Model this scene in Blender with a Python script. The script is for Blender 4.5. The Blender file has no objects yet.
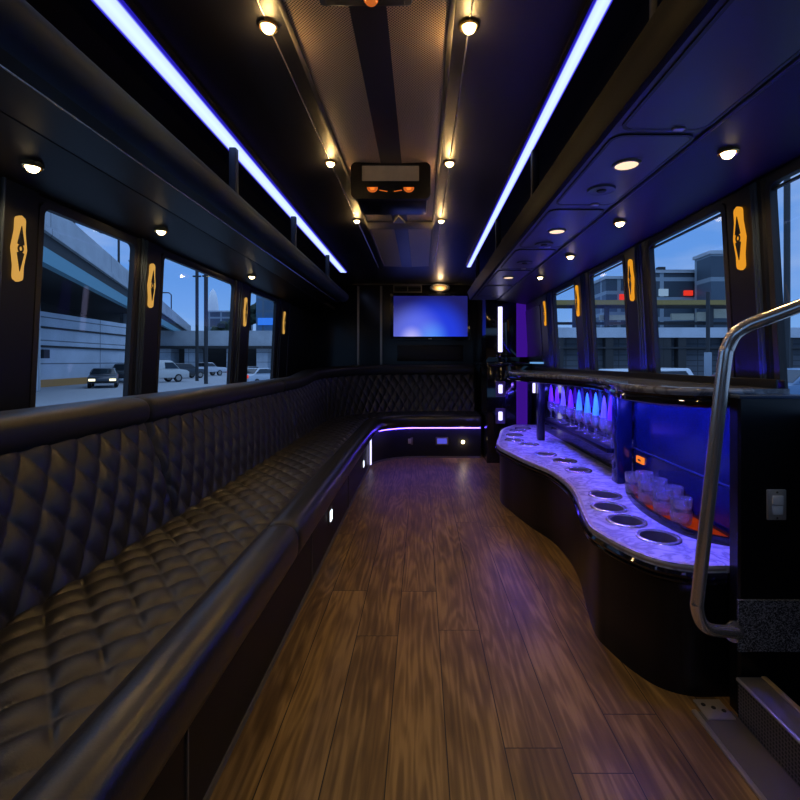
import bpy, bmesh, math, random
from mathutils import Vector, Matrix
from mathutils.geometry import delaunay_2d_cdt
R = random.Random(7)
PI = math.pi
SC = bpy.context.scene
COL = SC.collection

# ------------------------------------------------------------------ camera
FPX = 470.0                      # focal length in pixels of the 800 px frame
VPX, VPY = 421.0, 361.0          # where the aisle vanishes
cam_d = bpy.data.cameras.new('camera')
cam = bpy.data.objects.new('camera', cam_d)
COL.objects.link(cam)
cam_d.sensor_width = 36.0
cam_d.lens = 36.0 * FPX / 800.0
cam_d.shift_x = (400.0 - VPX) / 800.0
cam_d.shift_y = (VPY - 400.0) / 800.0
cam_d.clip_start = 0.02
cam_d.clip_end = 600
cam.location = (0, 0, 1.0)
cam.rotation_euler = (PI / 2, 0, 0)
SC.camera = cam

def at(px, py, Y):
    return Vector(((px - VPX) / FPX * Y, Y, 1.0 - (py - VPY) / FPX * Y))

# ------------------------------------------------------------------ world, exposure
SC.view_settings.view_transform = 'Standard'
SC.view_settings.look = 'None'
SC.view_settings.gamma = 1.0
SC.view_settings.use_curve_mapping = False
SC.view_settings.exposure = 0.0
SC.cycles.use_denoising = True
SC.cycles.max_bounces = 14
SC.cycles.diffuse_bounces = 3
SC.cycles.glossy_bounces = 4
SC.cycles.transmission_bounces = 14
SC.cycles.transparent_max_bounces = 24
SC.cycles.sample_clamp_indirect = 4.0
SC.cycles.caustics_reflective = False
SC.cycles.caustics_refractive = False

world = bpy.data.worlds.new('dusk_sky')
SC.world = world
world.use_nodes = True
wn, wl = world.node_tree.nodes, world.node_tree.links
wn.clear()
w_out = wn.new('ShaderNodeOutputWorld')
w_bg = wn.new('ShaderNodeBackground')
w_tc = wn.new('ShaderNodeTexCoord')
w_sep = wn.new('ShaderNodeSeparateXYZ')
w_ramp = wn.new('ShaderNodeValToRGB')
w_map = wn.new('ShaderNodeMapping')
w_noise = wn.new('ShaderNodeTexNoise')
w_nr = wn.new('ShaderNodeValToRGB')
w_mix = wn.new('ShaderNodeMixRGB')
WORLD_STRENGTH = 1.3
w_bg.inputs['Strength'].default_value = WORLD_STRENGTH
e = w_ramp.color_ramp.elements
e[0].position = 0.0;  e[0].color = (0.27, 0.45, 0.75, 1)
e[1].position = 1.0; e[1].color = (0.75, 0.95, 1.35, 1)
m_ = e.new(0.15); m_.color = (0.15, 0.33, 0.72, 1)
m_ = e.new(0.40); m_.color = (0.13, 0.30, 0.68, 1)
m_ = e.new(0.62); m_.color = (0.55, 0.75, 1.15, 1)
w_map.inputs['Scale'].default_value = (2.0, 2.0, 7.0)
w_noise.inputs['Scale'].default_value = 1.6
w_noise.inputs['Detail'].default_value = 5
w_nr.color_ramp.elements[0].position = 0.50
w_nr.color_ramp.elements[1].position = 0.78
w_mix.inputs[2].default_value = (0.42, 0.50, 0.72, 1)
wl.new(w_tc.outputs['Generated'], w_sep.inputs[0])
wl.new(w_sep.outputs['Z'], w_ramp.inputs[0])
wl.new(w_tc.outputs['Generated'], w_map.inputs[0])
wl.new(w_map.outputs[0], w_noise.inputs['Vector'])
wl.new(w_noise.outputs[0], w_nr.inputs[0])
wl.new(w_nr.outputs[0], w_mix.inputs[0])
wl.new(w_ramp.outputs[0], w_mix.inputs[1])
wl.new(w_mix.outputs[0], w_bg.inputs['Color'])
wl.new(w_bg.outputs[0], w_out.inputs['Surface'])

# lamp and LED levels (the builders below read these)
SPOT_W = 3.2          # warm ceiling and cove spots, watts
DISC_W = 2.0          # discs under the right luggage shelf
FILL_W = 9.0         # added fill lamp behind the camera, lights the bar end
LED_CEIL = 1.6        # ceiling LED strips, emission
LED_BAR = 240.0        # LED hidden under the bar top
SILL_FILL = 75.0        # added LED rope on the right sill, tints the shelf blue
LED_BENCH = 22.0
WARM = (1.0, 0.62, 0.22)

# ------------------------------------------------------------------ mesh builder
class MB:
    def __init__(self):
        self.v = []; self.f = []; self.sm = []
    def add(self, vs, fs, smooth=False, M=None):
        n = len(self.v)
        for p in vs:
            p = Vector(p)
            self.v.append(M @ p if M is not None else p)
        for f in fs:
            self.f.append([i + n for i in f]); self.sm.append(smooth)
        return self
    def box(self, a, b, bev=0.0, seg=2, M=None):
        a = Vector(a); b = Vector(b)
        lo = Vector((min(a.x, b.x), min(a.y, b.y), min(a.z, b.z)))
        hi = Vector((max(a.x, b.x), max(a.y, b.y), max(a.z, b.z)))
        bm = bmesh.new()
        bmesh.ops.create_cube(bm, size=1.0)
        for v in bm.verts:
            v.co = Vector((lo[i] + (v.co[i] + 0.5) * (hi[i] - lo[i]) for i in range(3)))
        if bev > 0:
            bmesh.ops.bevel(bm, geom=bm.edges[:], offset=bev, segments=seg, profile=0.5, affect='EDGES')
        self.from_bm(bm, bev > 0, M)
        return self
    def from_bm(self, bm, smooth=False, M=None):
        bm.verts.index_update()
        self.add([v.co.copy() for v in bm.verts], [[v.index for v in f.verts] for f in bm.faces], smooth, M)
        bm.free()
        return self
    def lathe(self, prof, c=(0, 0, 0), n=24, M=None, smooth=True, cap=True):
        # prof: (r, z) pairs from bottom to top, axis z through c
        vs = []; fs = []
        k = len(prof)
        for i in range(n):
            a = 2 * PI * i / n
            for r, z in prof:
                vs.append((c[0] + r * math.cos(a), c[1] + r * math.sin(a), c[2] + z))
        for i in range(n):
            j = (i + 1) % n
            for q in range(k - 1):
                fs.append([i * k + q, j * k + q, j * k + q + 1, i * k + q + 1])
        if cap and prof[0][0] > 1e-6: fs.append([i * k for i in range(n)][::-1])
        if cap and prof[-1][0] > 1e-6: fs.append([i * k + k - 1 for i in range(n)])
        return self.add(vs, fs, smooth, M)
    def tube(self, pts, r, n=10, M=None, closed=False):
        pts = [Vector(p) for p in pts]
        vs = []; fs = []
        up = Vector((0, 0, 1))
        L = len(pts)
        prev = None
        for i, p in enumerate(pts):
            if closed: t = pts[(i + 1) % L] - pts[i - 1]
            elif i == 0: t = pts[1] - pts[0]
            elif i == L - 1: t = pts[-1] - pts[-2]
            else: t = pts[i + 1] - pts[i - 1]
            t.normalize()
            if prev is None:
                a = t.cross(up)
                if a.length < 1e-3: a = t.cross(Vector((1, 0, 0)))
            else:
                a = prev - t * prev.dot(t)
            a.normalize(); prev = a
            b = t.cross(a)
            for k in range(n):
                q = 2 * PI * k / n
                vs.append(p + (a * math.cos(q) + b * math.sin(q)) * r)
        for i in range(L if closed else L - 1):
            for k in range(n):
                k2 = (k + 1) % n
                i2 = (i + 1) % L
                fs.append([i * n + k, i * n + k2, i2 * n + k2, i2 * n + k])
        if not closed:
            fs.append(list(range(n))[::-1])
            fs.append([(L - 1) * n + k for k in range(n)])
        return self.add(vs, fs, True, M)
    def prism(self, poly, z0, z1, M=None, holes=(), smooth=False):
        # poly: 2D outline, holes: 2D outlines, extruded from z0 to z1 along local z
        loops = [[Vector((p[0], p[1])) for p in poly]] + [[Vector((p[0], p[1])) for p in h] for h in holes]
        pts = []; edges = []
        for lp in loops:
            o = len(pts); k = len(lp)
            pts += lp
            edges += [(o + i, o + (i + 1) % k) for i in range(k)]
        rv, re_, rf = delaunay_2d_cdt(pts, edges, [], 0, 1e-6)[:3]
        def inside(lp, x, y):
            c = False; j = len(lp) - 1
            for i in range(len(lp)):
                a, b = lp[i], lp[j]
                if (a.y > y) != (b.y > y) and x < (b.x - a.x) * (y - a.y) / (b.y - a.y) + a.x: c = not c
                j = i
            return c
        keep = []
        for f in rf:
            x = sum(rv[i].x for i in f) / len(f); y = sum(rv[i].y for i in f) / len(f)
            if sum(inside(lp, x, y) for lp in loops) % 2 == 1: keep.append(f)
        rf = keep
        n = len(rv)
        vs = [(p.x, p.y, z0) for p in rv] + [(p.x, p.y, z1) for p in rv]
        fs = []
        cnt = {}
        for f in rf:
            f = list(f)
            for i in range(len(f)):
                cnt[(f[i], f[(i + 1) % len(f)])] = 1
            fs.append([i + n for i in f]); fs.append(f[::-1])
        for (a, b) in cnt:
            if (b, a) not in cnt:
                fs.append([a, b, b + n, a + n])
        return self.add(vs, fs, smooth, M)
    def sweep(self, frames, prof, caps=True, closed_path=False, smooth=True):
        # frames: list of (P, N) with N horizontal; prof(i): closed list of (d, z)
        vs = []; fs = []
        k = None
        for i, (P, N) in enumerate(frames):
            pr = prof(i)
            k = len(pr)
            for d, z in pr:
                vs.append((P[0] + N[0] * d, P[1] + N[1] * d, z))
        L = len(frames)
        for i in range(L - 1):
            for q in range(k):
                q2 = (q + 1) % k
                fs.append([i * k + q, i * k + q2, (i + 1) * k + q2, (i + 1) * k + q])
        if caps:
            fs.append(list(range(k))[::-1])
            fs.append([(L - 1) * k + q for q in range(k)])
        return self.add(vs, fs, smooth)
    def build(self, name, mat, parent=None, local=False, auto=40):
        o = Vector((0, 0, 0))
        p = parent
        if not local:
            while p is not None:
                o += p.location; p = p.parent
        me = bpy.data.meshes.new(name)
        me.from_pydata([tuple(v - o) for v in self.v], [], self.f)
        me.polygons.foreach_set('use_smooth', self.sm)
        bm = bmesh.new(); bm.from_mesh(me)
        bmesh.ops.recalc_face_normals(bm, faces=bm.faces[:])
        if any(self.sm):
            th = math.radians(auto)
            for ed in bm.edges:
                if len(ed.link_faces) == 2 and ed.calc_face_angle(0) > th: ed.smooth = False
        bm.to_mesh(me); bm.free()
        me.materials.append(mat)
        ob = bpy.data.objects.new(name, me)
        COL.objects.link(ob)
        if parent is not None: ob.parent = parent
        return ob

def tag(o, label=None, cat=None, group=None, kind=None):
    if label: o['label'] = label
    if cat: o['category'] = cat
    if group: o['group'] = group
    if kind: o['kind'] = kind
    return o

def thing(name, label, cat, loc=(0, 0, 0), group=None, rz=0.0):
    o = bpy.data.objects.new(name, None)
    o.empty_display_size = 0.05
    COL.objects.link(o)
    o.location = loc; o.rotation_euler = (0, 0, rz)
    return tag(o, label, cat, group)

def copy_tree(o, parent=None):
    c = o.copy(); COL.objects.link(c)
    if parent is not None: c.parent = parent
    for ch in [x for x in bpy.data.objects if x.parent == o and x != c]:
        copy_tree(ch, c)
    return c

def struct(mb, name, mat, parent=None):
    o = mb.build(name, mat, parent)
    if parent is None: o['kind'] = 'structure'
    return o

def sbox(a, b, bev=0.0): return MB().box(a, b, bev)

def round_rect(x0, x1, y0, y1, r, n=5):
    out = []
    for cx, cy, a0 in ((x1 - r, y1 - r, 0), (x0 + r, y1 - r, 90), (x0 + r, y0 + r, 180), (x1 - r, y0 + r, 270)):
        for i in range(n + 1):
            a = math.radians(a0 + 90 * i / n)
            out.append((cx + r * math.cos(a), cy + r * math.sin(a)))
    return out

def spline(P, per=10):
    P = [Vector((p[0], p[1])) for p in P]
    out = []
    for i in range(len(P) - 1):
        p0 = P[i - 1] if i > 0 else P[0] * 2 - P[1]
        p1, p2 = P[i], P[i + 1]
        p3 = P[i + 2] if i + 2 < len(P) else P[-1] * 2 - P[-2]
        for k in range(per):
            t = k / per
            out.append(0.5 * ((2 * p1) + (p2 - p0) * t + (2 * p0 - 5 * p1 + 4 * p2 - p3) * t * t + (3 * p1 - p0 - 3 * p2 + p3) * t ** 3))
    out.append(P[-1])
    return [(v.x, v.y) for v in out]

def frames_of(pts, side=1):
    fr = []
    for i, p in enumerate(pts):
        a = Vector(pts[max(0, i - 1)]); b = Vector(pts[min(len(pts) - 1, i + 1)])
        t = (b - a).normalized()
        fr.append((p, (t.y * side, -t.x * side)))
    return fr

def super_loop(cd, cz, hw, hh, n=24, e=2.6):
    out = []
    for i in range(n):
        a = 2 * PI * i / n
        c, s = math.cos(a), math.sin(a)
        out.append((cd + hw * math.copysign(abs(c) ** (2 / e), c), cz + hh * math.copysign(abs(s) ** (2 / e), s)))
    return out

# ------------------------------------------------------------------ materials
def nt(m):
    m.use_nodes = True
    return m.node_tree.nodes, m.node_tree.links

def mat(name, col, rough=0.5, metal=0.0, spec=0.5, em=None, es=0.0, coat=0.0, bump=0.0, bscale=200.0, var=0.0):
    m = bpy.data.materials.new(name)
    n, l = nt(m)
    b = n['Principled BSDF']
    b.inputs['Base Color'].default_value = (*col, 1)
    b.inputs['Roughness'].default_value = rough
    b.inputs['Metallic'].default_value = metal
    b.inputs['Specular IOR Level'].default_value = spec
    b.inputs['Coat Weight'].default_value = coat
    if em is not None:
        b.inputs['Emission Color'].default_value = (*em, 1)
        b.inputs['Emission Strength'].default_value = es
    tc = None
    if bump or var:
        tc = n.new('ShaderNodeTexCoord')
        no = n.new('ShaderNodeTexNoise'); no.inputs['Scale'].default_value = bscale; no.inputs['Detail'].default_value = 4
        l.new(tc.outputs['Object'], no.inputs['Vector'])
        if bump:
            bp = n.new('ShaderNodeBump'); bp.inputs['Strength'].default_value = bump; bp.inputs['Distance'].default_value = 0.002
            l.new(no.outputs[0], bp.inputs['Height']); l.new(bp.outputs[0], b.inputs['Normal'])
        if var:
            mx = n.new('ShaderNodeMixRGB')
            mx.inputs[1].default_value = (*[c * (1 - var) for c in col], 1)
            mx.inputs[2].default_value = (*[min(1, c * (1 + var)) for c in col], 1)
            l.new(no.outputs[0], mx.inputs[0]); l.new(mx.outputs[0], b.inputs['Base Color'])
    return m

def emit(name, col, s):
    m = bpy.data.materials.new(name)
    n, l = nt(m)
    n.clear()
    o = n.new('ShaderNodeOutputMaterial'); em = n.new('ShaderNodeEmission')
    em.inputs[0].default_value = (*col, 1); em.inputs[1].default_value = s
    l.new(em.outputs[0], o.inputs[0])
    return m

def glassy(name, tint, gl=0.06, rough=0.0, facing=True):
    m = bpy.data.materials.new(name)
    n, l = nt(m)
    n.clear()
    o = n.new('ShaderNodeOutputMaterial'); mx = n.new('ShaderNodeMixShader')
    t = n.new('ShaderNodeBsdfTransparent'); g = n.new('ShaderNodeBsdfGlossy')
    t.inputs[0].default_value = (*tint, 1)
    g.inputs['Roughness'].default_value = rough
    g.inputs['Color'].default_value = (1, 1, 1, 1)
    if facing:
        lw = n.new('ShaderNodeLayerWeight'); lw.inputs[0].default_value = 0.35
        ma = n.new('ShaderNodeMath'); ma.operation = 'MULTIPLY_ADD'
        ma.inputs[1].default_value = 0.05; ma.inputs[2].default_value = gl
        l.new(lw.outputs['Facing'], ma.inputs[0]); l.new(ma.outputs[0], mx.inputs[0])
    else:
        mx.inputs[0].default_value = gl
    l.new(t.outputs[0], mx.inputs[1]); l.new(g.outputs[0], mx.inputs[2]); l.new(mx.outputs[0], o.inputs[0])
    return m

def floor_mat():
    m = bpy.data.materials.new('oak_planks')
    n, l = nt(m)
    b = n['Principled BSDF']
    tc = n.new('ShaderNodeTexCoord'); sp = n.new('ShaderNodeSeparateXYZ')
    l.new(tc.outputs['Object'], sp.inputs[0])
    ax = n.new('ShaderNodeMath'); ax.inputs[1].default_value = 3.0 - 0.066; l.new(sp.outputs['X'], ax.inputs[0])
    rw = n.new('ShaderNodeMath'); rw.operation = 'DIVIDE'; rw.inputs[1].default_value = 0.15; l.new(ax.outputs[0], rw.inputs[0])
    rf = n.new('ShaderNodeMath'); rf.operation = 'FLOOR'; l.new(rw.outputs[0], rf.inputs[0])
    wnz = n.new('ShaderNodeTexWhiteNoise'); wnz.noise_dimensions = '1D'; l.new(rf.outputs[0], wnz.inputs['W'])
    ay0 = n.new('ShaderNodeMath'); ay0.operation = 'MULTIPLY_ADD'; ay0.inputs[1].default_value = 1.7; l.new(wnz.outputs['Value'], ay0.inputs[0]); l.new(sp.outputs['Y'], ay0.inputs[2])
    ay = n.new('ShaderNodeMath'); ay.inputs[1].default_value = 5.05; l.new(ay0.outputs[0], ay.inputs[0])
    cb = n.new('ShaderNodeCombineXYZ'); l.new(ay.outputs[0], cb.inputs[0]); l.new(ax.outputs[0], cb.inputs[1])
    br = n.new('ShaderNodeTexBrick')
    br.offset = 0.0
    br.inputs['Color1'].default_value = (0, 0, 0, 1); br.inputs['Color2'].default_value = (1, 1, 1, 1)
    br.inputs['Mortar'].default_value = (0.5, 0.5, 0.5, 1)
    br.inputs['Scale'].default_value = 1.0
    br.inputs['Mortar Size'].default_value = 0.0016
    br.inputs['Mortar Smooth'].default_value = 0.2
    br.inputs['Brick Width'].default_value = 1.7
    br.inputs['Row Height'].default_value = 0.15
    l.new(cb.outputs[0], br.inputs['Vector'])
    sep = n.new('ShaderNodeSeparateColor'); l.new(br.outputs['Color'], sep.inputs[0])
    mul = n.new('ShaderNodeMath'); mul.operation = 'MULTIPLY'; mul.inputs[1].default_value = 37.0
    l.new(sep.outputs[0], mul.inputs[0])
    # fine grain, long along the aisle
    mp = n.new('ShaderNodeMapping'); mp.inputs['Scale'].default_value = (60, 3.4, 1)
    l.new(tc.outputs['Object'], mp.inputs[0])
    g1 = n.new('ShaderNodeTexNoise'); g1.noise_dimensions = '4D'
    g1.inputs['Scale'].default_value = 1.0; g1.inputs['Detail'].default_value = 6; g1.inputs['Distortion'].default_value = 0.6
    l.new(mp.outputs[0], g1.inputs['Vector']); l.new(mul.outputs[0], g1.inputs['W'])
    # cathedral figure
    mp2 = n.new('ShaderNodeMapping'); mp2.inputs['Scale'].default_value = (9, 0.9, 1)
    l.new(tc.outputs['Object'], mp2.inputs[0])
    g2 = n.new('ShaderNodeTexNoise'); g2.noise_dimensions = '4D'
    g2.inputs['Scale'].default_value = 1.0; g2.inputs['Detail'].default_value = 2
    l.new(mp2.outputs[0], g2.inputs['Vector']); l.new(mul.outputs[0], g2.inputs['W'])
    rg = n.new('ShaderNodeMath'); rg.operation = 'MULTIPLY'; rg.inputs[1].default_value = 90.0; l.new(g2.outputs[0], rg.inputs[0])
    sn = n.new('ShaderNodeMath'); sn.operation = 'SINE'; l.new(rg.outputs[0], sn.inputs[0])
    # blotches
    g3 = n.new('ShaderNodeTexNoise'); g3.inputs['Scale'].default_value = 5.0; g3.inputs['Detail'].default_value = 3
    mp3 = n.new('ShaderNodeMapping'); mp3.inputs['Scale'].default_value = (1.6, 0.6, 1)
    l.new(tc.outputs['Object'], mp3.inputs[0]); l.new(mp3.outputs[0], g3.inputs['Vector'])
    s1 = n.new('ShaderNodeMath'); s1.operation = 'MULTIPLY_ADD'; s1.inputs[1].default_value = 0.10
    l.new(sn.outputs[0], s1.inputs[0]); l.new(g1.outputs[0], s1.inputs[2])
    s2 = n.new('ShaderNodeMath'); s2.operation = 'MULTIPLY_ADD'; s2.inputs[1].default_value = 0.7
    l.new(g3.outputs[0], s2.inputs[0]); l.new(s1.outputs[0], s2.inputs[2])
    s3 = n.new('ShaderNodeMath'); s3.operation = 'MULTIPLY_ADD'; s3.inputs[1].default_value = 0.16
    l.new(sep.outputs[0], s3.inputs[0]); l.new(s2.outputs[0], s3.inputs[2])
    rp = n.new('ShaderNodeValToRGB')
    el = rp.color_ramp.elements
    el[0].position = 0.42; el[0].color = (0.068, 0.036, 0.012, 1)
    el[1].position = 1.20; el[1].color = (0.34, 0.208, 0.068, 1)
    q = el.new(0.78); q.color = (0.180, 0.104, 0.033, 1)
    el[2].position = 1.0
    sc = n.new('ShaderNodeMath'); sc.operation = 'MULTIPLY'; sc.inputs[1].default_value = 0.88; l.new(s3.outputs[0], sc.inputs[0])
    l.new(sc.outputs[0], rp.inputs[0])
    mj = n.new('ShaderNodeMixRGB'); mj.inputs[2].default_value = (0.012, 0.007, 0.004, 1)
    l.new(br.outputs['Fac'], mj.inputs[0]); l.new(rp.outputs[0], mj.inputs[1])
    l.new(mj.outputs[0], b.inputs['Base Color'])
    rr = n.new('ShaderNodeMapRange'); rr.inputs['To Min'].default_value = 0.36; rr.inputs['To Max'].default_value = 0.50
    l.new(g1.outputs[0], rr.inputs[0]); l.new(rr.outputs[0], b.inputs['Roughness'])
    bp = n.new('ShaderNodeBump'); bp.inputs['Strength'].default_value = 0.25; bp.inputs['Distance'].default_value = 0.001
    l.new(s1.outputs[0], bp.inputs['Height']); l.new(bp.outputs[0], b.inputs['Normal'])
    b.inputs['Specular IOR Level'].default_value = 0.32
    return m

def marble(name, base, vein, rough=0.12):
    m = bpy.data.materials.new(name)
    n, l = nt(m); b = n['Principled BSDF']
    tc = n.new('ShaderNodeTexCoord'); no = n.new('ShaderNodeTexNoise')
    no.inputs['Scale'].default_value = 7; no.inputs['Detail'].default_value = 8; no.inputs['Distortion'].default_value = 2.2
    l.new(tc.outputs['Object'], no.inputs['Vector'])
    rp = n.new('ShaderNodeValToRGB'); el = rp.color_ramp.elements
    el[0].position = 0.42; el[0].color = (*base, 1)
    el[1].position = 0.60; el[1].color = (*base, 1)
    q = el.new(0.50); q.color = (*vein, 1)
    l.new(no.outputs[0], rp.inputs[0]); l.new(rp.outputs[0], b.inputs['Base Color'])
    b.inputs['Roughness'].default_value = rough
    return m

def perforated(name, metal_col, hole_col, pitch=0.0065, rot=(0, 0, PI / 4)):
    m = bpy.data.materials.new(name)
    n, l = nt(m); b = n['Principled BSDF']
    tc = n.new('ShaderNodeTexCoord')
    mp = n.new('ShaderNodeMapping'); mp.inputs['Rotation'].default_value = rot
    mp.inputs['Scale'].default_value = (1 / pitch, 1 / pitch, 1 / pitch)
    l.new(tc.outputs['Object'], mp.inputs[0])
    vo = n.new('ShaderNodeTexVoronoi'); vo.inputs['Randomness'].default_value = 0.0; vo.inputs['Scale'].default_value = 1.0
    vo.voronoi_dimensions = '2D'
    l.new(mp.outputs[0], vo.inputs['Vector'])
    rp = n.new('ShaderNodeValToRGB'); el = rp.color_ramp.elements
    el[0].position = 0.30; el[0].color = (*hole_col, 1)
    el[1].position = 0.36; el[1].color = (*metal_col, 1)
    l.new(vo.outputs['Distance'], rp.inputs[0]); l.new(rp.outputs[0], b.inputs['Base Color'])
    b.inputs['Roughness'].default_value = 0.42
    b.inputs['Metallic'].default_value = 0.15
    return m

def speckle(name, a, c, scale):
    m = bpy.data.materials.new(name)
    n, l = nt(m); b = n['Principled BSDF']
    tc = n.new('ShaderNodeTexCoord'); vo = n.new('ShaderNodeTexVoronoi'); vo.inputs['Scale'].default_value = scale
    l.new(tc.outputs['Object'], vo.inputs['Vector'])
    sp = n.new('ShaderNodeSeparateColor'); l.new(vo.outputs['Color'], sp.inputs[0])
    rp = n.new('ShaderNodeValToRGB'); rp.color_ramp.elements[0].position = 0.35
    rp.color_ramp.elements[0].color = (*a, 1); rp.color_ramp.elements[1].color = (*c, 1)
    l.new(sp.outputs[0], rp.inputs[0]); l.new(rp.outputs[0], b.inputs['Base Color'])
    b.inputs['Roughness'].default_value = 0.95
    return m

def concrete(name, col, joint_w=6.0, joint_h=1.5, joint=0.35):
    m = bpy.data.materials.new(name)
    n, l = nt(m); b = n['Principled BSDF']
    tc = n.new('ShaderNodeTexCoord'); sp = n.new('ShaderNodeSeparateXYZ'); l.new(tc.outputs['Object'], sp.inputs[0])
    ad = n.new('ShaderNodeMath'); l.new(sp.outputs['X'], ad.inputs[0]); l.new(sp.outputs['Y'], ad.inputs[1])
    cb = n.new('ShaderNodeCombineXYZ'); l.new(ad.outputs[0], cb.inputs[0]); l.new(sp.outputs['Z'], cb.inputs[1])
    br = n.new('ShaderNodeTexBrick'); br.offset = 0.0
    br.inputs['Scale'].default_value = 1; br.inputs['Brick Width'].default_value = joint_w; br.inputs['Row Height'].default_value = joint_h
    br.inputs['Mortar Size'].default_value = 0.05
    br.inputs['Color1'].default_value = (*col, 1); br.inputs['Color2'].default_value = (*[c * 0.9 for c in col], 1)
    br.inputs['Mortar'].default_value = (*[c * joint for c in col], 1)
    l.new(cb.outputs[0], br.inputs['Vector'])
    no = n.new('ShaderNodeTexNoise'); no.inputs['Scale'].default_value = 0.6; no.inputs['Detail'].default_value = 6
    l.new(tc.outputs['Object'], no.inputs['Vector'])
    mr = n.new('ShaderNodeMapRange'); mr.inputs['To Min'].default_value = 0.65; mr.inputs['To Max'].default_value = 1.2
    l.new(no.outputs[0], mr.inputs[0])
    mx = n.new('ShaderNodeMixRGB'); mx.blend_type = 'MULTIPLY'; mx.inputs[0].default_value = 1
    l.new(br.outputs['Color'], mx.inputs[1]); l.new(mr.outputs[0], mx.inputs[2])
    l.new(mx.outputs[0], b.inputs['Base Color'])
    b.inputs['Roughness'].default_value = 0.9
    return m

def facade(name, wall, pane, cw=1.6, ch=1.6, lit=None):
    m = bpy.data.materials.new(name)
    n, l = nt(m); b = n['Principled BSDF']
    tc = n.new('ShaderNodeTexCoord'); sp = n.new('ShaderNodeSeparateXYZ'); l.new(tc.outputs['Object'], sp.inputs[0])
    ad = n.new('ShaderNodeMath'); l.new(sp.outputs['X'], ad.inputs[0]); l.new(sp.outputs['Y'], ad.inputs[1])
    cb = n.new('ShaderNodeCombineXYZ'); l.new(ad.outputs[0], cb.inputs[0]); l.new(sp.outputs['Z'], cb.inputs[1])
    br = n.new('ShaderNodeTexBrick'); br.offset = 0.0
    br.inputs['Scale'].default_value = 1; br.inputs['Brick Width'].default_value = cw; br.inputs['Row Height'].default_value = ch
    br.inputs['Mortar Size'].default_value = 0.22; br.inputs['Mortar Smooth'].default_value = 0.0
    br.inputs['Color1'].default_value = (*pane, 1); br.inputs['Color2'].default_value = (*[c * 0.5 for c in pane], 1)
    br.inputs['Mortar'].default_value = (*wall, 1)
    l.new(cb.outputs[0], br.inputs['Vector']); l.new(br.outputs['Color'], b.inputs['Base Color'])
    b.inputs['Roughness'].default_value = 0.5
    return m

def led_mat(name, axis, half, s):
    # diffuser: white in the middle, deep blue towards its two long edges
    m = bpy.data.materials.new(name)
    n, l = nt(m); n.clear()
    o = n.new('ShaderNodeOutputMaterial'); em = n.new('ShaderNodeEmission')
    tc = n.new('ShaderNodeTexCoord'); sp = n.new('ShaderNodeSeparateXYZ'); l.new(tc.outputs['Object'], sp.inputs[0])
    ab = n.new('ShaderNodeMath'); ab.operation = 'ABSOLUTE'; l.new(sp.outputs[axis], ab.inputs[0])
    dv = n.new('ShaderNodeMath'); dv.operation = 'DIVIDE'; dv.inputs[1].default_value = half; l.new(ab.outputs[0], dv.inputs[0])
    rp = n.new('ShaderNodeValToRGB'); el = rp.color_ramp.elements
    el[0].position = 0.0; el[0].color = (0.50, 0.64, 1.0, 1)
    el[1].position = 1.0; el[1].color = (0.012, 0.008, 0.26, 1)
    q = el.new(0.70); q.color = (0.42, 0.52, 1.0, 1)
    q = el.new(0.86); q.color = (0.04, 0.03, 0.55, 1)
    l.new(dv.outputs[0], rp.inputs[0]); l.new(rp.outputs[0], em.inputs[0]); em.inputs[1].default_value = s
    l.new(em.outputs[0], o.inputs[0])
    return m

def screen_mat():
    m = bpy.data.materials.new('tv_picture')
    n, l = nt(m); n.clear()
    o = n.new('ShaderNodeOutputMaterial'); em = n.new('ShaderNodeEmission')
    tc = n.new('ShaderNodeTexCoord')
    def blob(cx, cz, sx, sz, stops):
        mp = n.new('ShaderNodeMapping'); mp.vector_type = 'TEXTURE'
        mp.inputs['Location'].default_value = (cx, 0, cz); mp.inputs['Scale'].default_value = (sx, 1, sz)
        l.new(tc.outputs['Object'], mp.inputs[0])
        sp = n.new('ShaderNodeSeparateXYZ'); l.new(mp.outputs[0], sp.inputs[0])
        cb = n.new('ShaderNodeCombineXYZ'); l.new(sp.outputs['X'], cb.inputs[0]); l.new(sp.outputs['Z'], cb.inputs[1])
        le = n.new('ShaderNodeVectorMath'); le.operation = 'LENGTH'; l.new(cb.outputs[0], le.inputs[0])
        rp = n.new('ShaderNodeValToRGB'); el = rp.color_ramp.elements
        el[0].position = stops[0][0]; el[0].color = (*stops[0][1], 1)
        el[1].position = stops[-1][0]; el[1].color = (*stops[-1][1], 1)
        for p, c in stops[1:-1]:
            q = el.new(p); q.color = (*c, 1)
        rp.color_ramp.interpolation = 'EASE'
        l.new(le.outputs['Value'], rp.inputs[0])
        return rp
    a = blob(0.02, -0.24, 0.52, 0.52, [(0.0, (0.03, 0.22, 1.0)), (0.45, (0.02, 0.05, 0.75)), (1.0, (0.014, 0.014, 0.13))])
    c = blob(-0.22, -0.25, 0.46, 0.46, [(0.0, (0.50, 0.47, 1.0)), (0.36, (0.10, 0.12, 0.50)), (1.0, (0, 0, 0))])
    mx = n.new('ShaderNodeMixRGB'); mx.blend_type = 'SCREEN'; mx.inputs[0].default_value = 1
    l.new(a.outputs[0], mx.inputs[1]); l.new(c.outputs[0], mx.inputs[2])
    l.new(mx.outputs[0], em.inputs[0]); em.inputs[1].default_value = 0.95
    l.new(em.outputs[0], o.inputs[0])
    return m

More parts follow.
